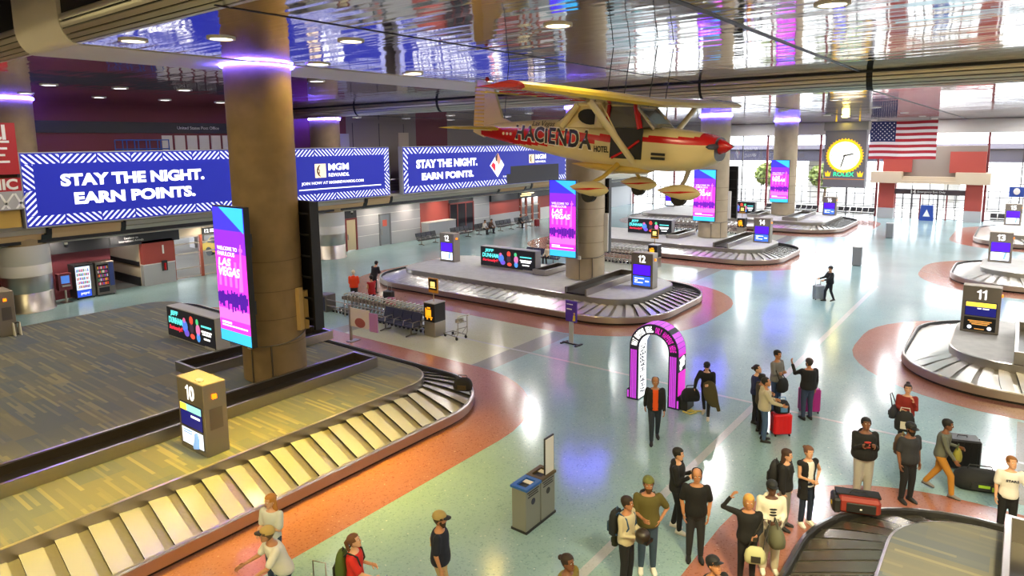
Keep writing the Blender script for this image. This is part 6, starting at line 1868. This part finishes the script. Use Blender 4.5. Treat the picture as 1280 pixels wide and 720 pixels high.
softbag('dark grey handbag at the side of the woman in dark red', world(p, (.27, .06, .82)), math.degrees(p.rotation_euler.z) + 70, .42, .2, .34, '#2c2e36', strap=(0, -.1, .62))
p, U, S, ar = person('man in mustard trousers and grey top hurrying to the right', -1.02, 16.95, 82, 1.74, .98, 'brown', ('short', '#14110f'), top=('long', '#5f6258'), legs=('trousers', '#b07a2c'), shoe='#7a7470', arms=('swingf', 'hold'), stride=.75, lean=6)
softbag('yellow and green sling bag before the hurrying man', world(p, (-.05, .3, .82)), math.degrees(p.rotation_euler.z), .3, .18, .3, '#8a8430', '#3d4a22')
p, U, S, ar = person('man in dark grey polo shirt and black cap with a rucksack', -1.55, 16.1, 42, 1.8, 1.15, 'brown', ('short', '#14110f'), ('cap', '#15151a'), ('tee', '#2c2d33'), legs=('jeans', '#16171d'), arms=('relax', 'down'), beard='#1a1512')
backpack(p, U, 'brown rucksack on the back of the man in the grey polo', '#5a4434', '#8a7a3a')
p, U, S, ar = person('large man in black hoodie with red print and grey jogging trousers', -2.36, 15.75, 18, 1.82, 1.25, 'brown', ('short', '#121010'), ('beanie', '#141416'), ('hoodie', '#151517'), inner='#e6e2de', legs=('wide', '#a6a29c'), shoe='#e8e4dc', arms=('phone', 'phone'), head=(0, -18), printc='#c43a36', prints=('front', 'blob'))
phone(p, ar, 1, 'phone in the hands of the large man in the black hoodie')
p, U, S, ar = person('woman in white top under a long black waistcoat by the dark belt', -3.08, 13.85, 38, 1.7, .93, 'light', ('bun', '#6a4530'), top=('vest', '#151518'), inner='#e9e6e2', legs=('jeans', '#1f2a40'), shoe='#e8e4dc', arms=('hold', 'hip'), hem=.62)
p, U, S, ar = person('long-haired woman in black coat standing left of the white-topped woman', -3.4, 13.45, 75, 1.7, .97, 'light', ('long', '#3a241a'), top=('jacket', '#17171a'), legs=('trousers', '#8a867e'), arms=('down', 'down'), hem=.6)
backpack(p, U, 'black rucksack on the long-haired woman in the black coat', '#1c1c20')
p, U, S, ar = person('man in cream hoodie with black print and black cap by the dark belt', -3.22, 11.85, 15, 1.76, 1.08, 'dark', ('short', '#0f0d0c'), ('cap', '#16181a'), ('hoodie', '#ddd6c6'), legs=('wide', '#c9c0aa'), shoe='#e8e4dc', arms=('hold', 'hold'), head=(0, -10), printc='#1c1c1e', prints=('front', 'blob'))
softbag('crumpled green-grey jacket carried by the man in the cream hoodie', world(p, (0, .38, .78)), math.degrees(p.rotation_euler.z) + 90, .5, .3, .36, '#5c5c48', '#3d3d33')
p, U, S, ar = person('blonde woman in black raising a hand to her head', -3.42, 11.2, 8, 1.72, 1.02, 'tan', ('bob', '#c99a4c'), top=('long', '#141416'), legs=('leggings', '#141418'), arms=('head', 'hold'))
softbag('small pale green handbag hanging at the blonde woman\'s hip', world(p, (-.1, .26, .62)), math.degrees(p.rotation_euler.z) + 180, .36, .18, .3, '#b9b88c', '#2a2620', strap=(.2, .18, .72))
phone(p, ar, -1, 'phone held by the blonde woman in black')
p, U, S, ar = person('balding man in black t-shirt with hands in his pockets', -4.45, 11.38, 6, 1.82, 1.08, 'tan', ('bald', '#2a221c'), top=('tee', '#121214'), legs=('jeans', '#24252a'), shoe='#1c1c1e', arms=('pocket', 'pocket'))
person('young person in black hoodie and white trainers looking away', -5.12, 12.05, 78, 1.78, .95, 'light', ('short', '#15120f'), top=('hoodie', '#121214'), legs=('jeans', '#17181c'), shoe='#e8e4dc', arms=('phone', 'phone'), stride=.22)
p, U, S, ar = person('bearded man in olive t-shirt and green beanie, hand on hip', -5.02, 10.52, 8, 1.84, 1.12, 'tan', ('short', '#4a3524'), ('beanie', '#66692e'), ('tee', '#5c5426'), legs=('jeans', '#36485c'), shoe='#e8e4dc', arms=('hold', 'hip'), beard='#5a3a20')
backpack(p, U, 'black rucksack on the bearded man in the olive t-shirt', '#17181a')
p, U, S, ar = person('person in cream sweater with a black rucksack hugging a dark helmet', -5.12, 9.88, 58, 1.72, 1., 'tan', ('short', '#2b1d15'), top=('long', '#c3b796'), legs=('trousers', '#16161a'), arms=('hold', 'hold'), head=(20, 0))
backpack(p, U, 'black rucksack with blue edge on the person in the cream sweater', '#1a1d22', '#2c4a6a')
t = thing('helmet', 'dark helmet held against the chest of the person in cream', 'helmet', world(p, (.02, .34, 1.05)), p.rotation_euler.z)
b = MB(); b.lathe([(.12, 0), (.135, .05), (.13, .12), (.09, .18), (.03, .205)], 18, mat('helmet_dark', '#2b221a', .3)); b.obj('shell', t)
b = MB(); b.box(-.1, .1, .06, .15, 0, .05, M_BLACK); b.obj('visor', t)
softbag('small dark pouch swinging below the black rucksack', world(p, (-.12, -.3, .62)), math.degrees(p.rotation_euler.z), .18, .12, .26, '#2a2c1c', strap=(0, 0, .5))
person('woman with hair bun in yellow-olive jacket at the bottom edge', -5.05, 7.85, 55, 1.72, 1., 'brown', ('bun', '#2a1a12'), top=('jacket', '#7a6a2a'), legs=('jeans', '#22262e'), head=(0, -10))
p, U, S, ar = person('man in black t-shirt and black printed cap at the bottom edge', -3.24, 9.05, 35, 1.76, 1.08, 'tan', ('short', '#1a1512'), ('cap', '#15161a'), ('tee', '#131315'), legs=('jeans', '#1e2026'), head=(10, -25))
p, U, S, ar = person('man in navy t-shirt, tan cap and khaki shorts walking right', -7.36, 7.48, 78, 1.78, 1.12, 'tan', ('short', '#3a2a1c'), ('cap', '#a89058', '#1d2230'), ('tee', '#15182a'), legs=('shorts', '#b79a6a'), arms=('relax', 'swingb'), stride=.25, beard='#3a2618', printc='#c79a2a', prints=('back', 'blob'))
p, U, S, ar = person('woman in red t-shirt with green rucksack looking at her phone', -8.17, 6.33, 72, 1.66, 1., 'light', ('pony', '#6a4224'), top=('tee', '#d0281e'), legs=('jeans', '#2a3450'), arms=('reach', 'hold'), head=(0, -20))
backpack(p, U, 'green and black rucksack on the woman in the red t-shirt', '#4a5a1c', '#1c1f16')
phone(p, ar, 1, 'blue-lit phone in the hand of the woman in red', '#5a78d0')
p, U, S, ar = person('man in white t-shirt and cap bending forward at the lower left', -9.3, 5.75, -75, 1.78, 1.15, 'tan', ('short', '#5a4630'), ('cap', '#b89a5a', '#2a241c'), ('tee', '#ddd6cc'), legs=('jeans', '#26304a'), arms=('reach', 'reach'), lean=18, head=(-20, -15))
suitcase('dark suitcase tilted behind the man in the white t-shirt', -8.75, 6.0, 20, .5, .3, .75, '#2a2026', handle=True)
person('blonde girl in pale top near the belt at the lower left', -10.3, 6.2, -40, 1.7, .9, 'light', ('long', '#b97a34'), top=('tee', '#cfd0cc'), legs=('jeans', '#3a4660'), arms=('hold', 'crossed'), head=(-20, 0))
p, U, S, ar = person('boy in white printed t-shirt leaning on the trough of the dark-belted carousel', .22, 15.75, 18, 1.68, .95, 'light', ('short', '#8a5a2c'), top=('tee', '#e2ddd8'), legs=('trousers', '#141418'), shoe='#e8e4dc', arms=('down', 'side'), head=(15, -12), printc='#3a3a48', prints=('front', 'STARS'))
suitcase('large black suitcase standing behind the duffel on the right', -.72, 18.55, 18, .72, .45, .8, '#141416', handle=False)
softbag('black duffel bag with bright green tags on the floor at right', (-.3, 17.7, 0), 18, 1.05, .6, .46, '#191a1a', '#232424', name='duffel_bag')
b = MB(); b.box(-.1, .12, -.33, -.31, .16, .22, mat('tag_green', '#9ac22c', .5)); b.box(.16, .24, -.33, -.31, .1, .2, mat('tag_green')); b.obj('tag', bpy.data.objects[[o.name for o in COL.objects if o.name.startswith('duffel_bag')][-1]])
t = thing('duffel_bag', 'red and black wheeled bag lying on the dark belt', 'bag', (-2.2, 14.35, .36), math.radians(20))
t.scale = (.82, .82, .82)
b = MB(); b.bbox(-.48, .48, -.24, .24, .02, .42, .07, mat('bag_rust', '#8c2f24', .6)); b.obj('bag_body', t)
b = MB(); b.bbox(-.3, .36, -.262, -.23, .08, .32, .02, mat('bag_black', '#1a1a1c', .6)); b.box(.0, .05, -.268, -.26, .16, .2, M_WPAINT); b.obj('front_panel', t)
b = MB(); b.bbox(-.6, -.4, -.25, .25, 0, .38, .05, mat('bag_black')); b.box(-.5, .5, -.06, .26, .4, .45, mat('bag_black')); b.box(-.62, -.6, -.1, .0, .15, .22, M_AY); b.obj('end_pocket', t)
b = MB(); b.tube([(-.2, 0, .45), (-.15, 0, .52), (.15, 0, .52), (.2, 0, .45)], .016, 6, mat('bag_black')); b.obj('handle', t)
softbag('dark bag lying on the inner bend of the yellow-lit belt', (-13.15, 14.55, .42), 30, .6, .4, .4, '#18140e', '#3a2c14')
# farther people
F = dict(vox=.026)
p, U, S, ar = person('man in black pushing a silver suitcase across the far pale floor', -7.2, 34.9, -62, 1.75, 1.05, 'light', ('short', '#2a211c'), ('cap', '#2a2a2e'), ('jacket', '#1a1a20'), legs=('jeans', '#20222c'), arms=('reach', 'reach'), stride=.5, **F)
suitcase('silver suitcase pushed by the man on the far pale floor', -7.72, 35.0, 40, .5, .3, .72, '#9ea3b0')
person('person in bright orange hooded top behind the trolley rack', -26.0, 20.9, 170, 1.74, 1.08, 'light', ('short', '#e0d8cc'), top=('hoodie', '#f0441a'), legs=('trousers', '#2a2a30'), arms=('hold', 'hold'), **F)
person('person in red waistcoat with white sleeves behind the trolley rack', -24.5, 20.75, -150, 1.68, 1., 'light', ('short', '#1a1614'), top=('vest', '#b5242a'), inner='#e6dfd6', legs=('jeans', '#2c3850'), arms=('hold', 'hold'), hem=.84, **F)
person('person in dark jacket bending, beyond the one in the red waistcoat', -27.2, 23.2, 140, 1.76, 1.05, 'tan', ('short', '#14110f'), top=('jacket', '#1f1f24'), legs=('trousers', '#1a1a20'), arms=('hold', 'hold'), lean=22, **F)
suitcase('dark suitcase right of the person in the red waistcoat', -24.6, 21.9, 10, .5, .34, .7, '#2b2828')
suitcase('pink suitcase low behind the trolley rack', -23.9, 21.4, 25, .42, .28, .55, '#c06a82', handle=False)
person('person in pale top sitting on the navy seats near the second column', -24.44, 35.62, 0, 1.7, 1., 'light', ('short', '#d8c8a8'), top=('long', '#d8cdb4'), legs=('trousers', '#17171a'), arms=('lap', 'lap'), seated=True, **F).__getitem__(0).rotation_euler.z = PI
for y, tc, lab, hr in ((44.4, '#d6cfc4', 'person in white top slumped on the black wall seats', '#2a1c14'), (45.3, '#5a3a2c', 'person in brown top sitting beside the one in white on the wall seats', '#1a1410'), (49.6, '#1e1e22', 'person in black sitting on the farthest wall seats', '#1a1410')):
    q = person(lab, -37.3, y, 0, 1.7, 1., 'tan', ('short', hr), top=('long', tc), legs=('trousers', '#1a1a1e'), arms=('lap', 'lap'), seated=True, lean=16, **F)[0]
    q.rotation_euler.z = -PI / 2
suitcase('small red suitcase before the farthest wall seats', -36.4, 51.2, 80, .45, .3, .7, '#8c2026', handle=False)
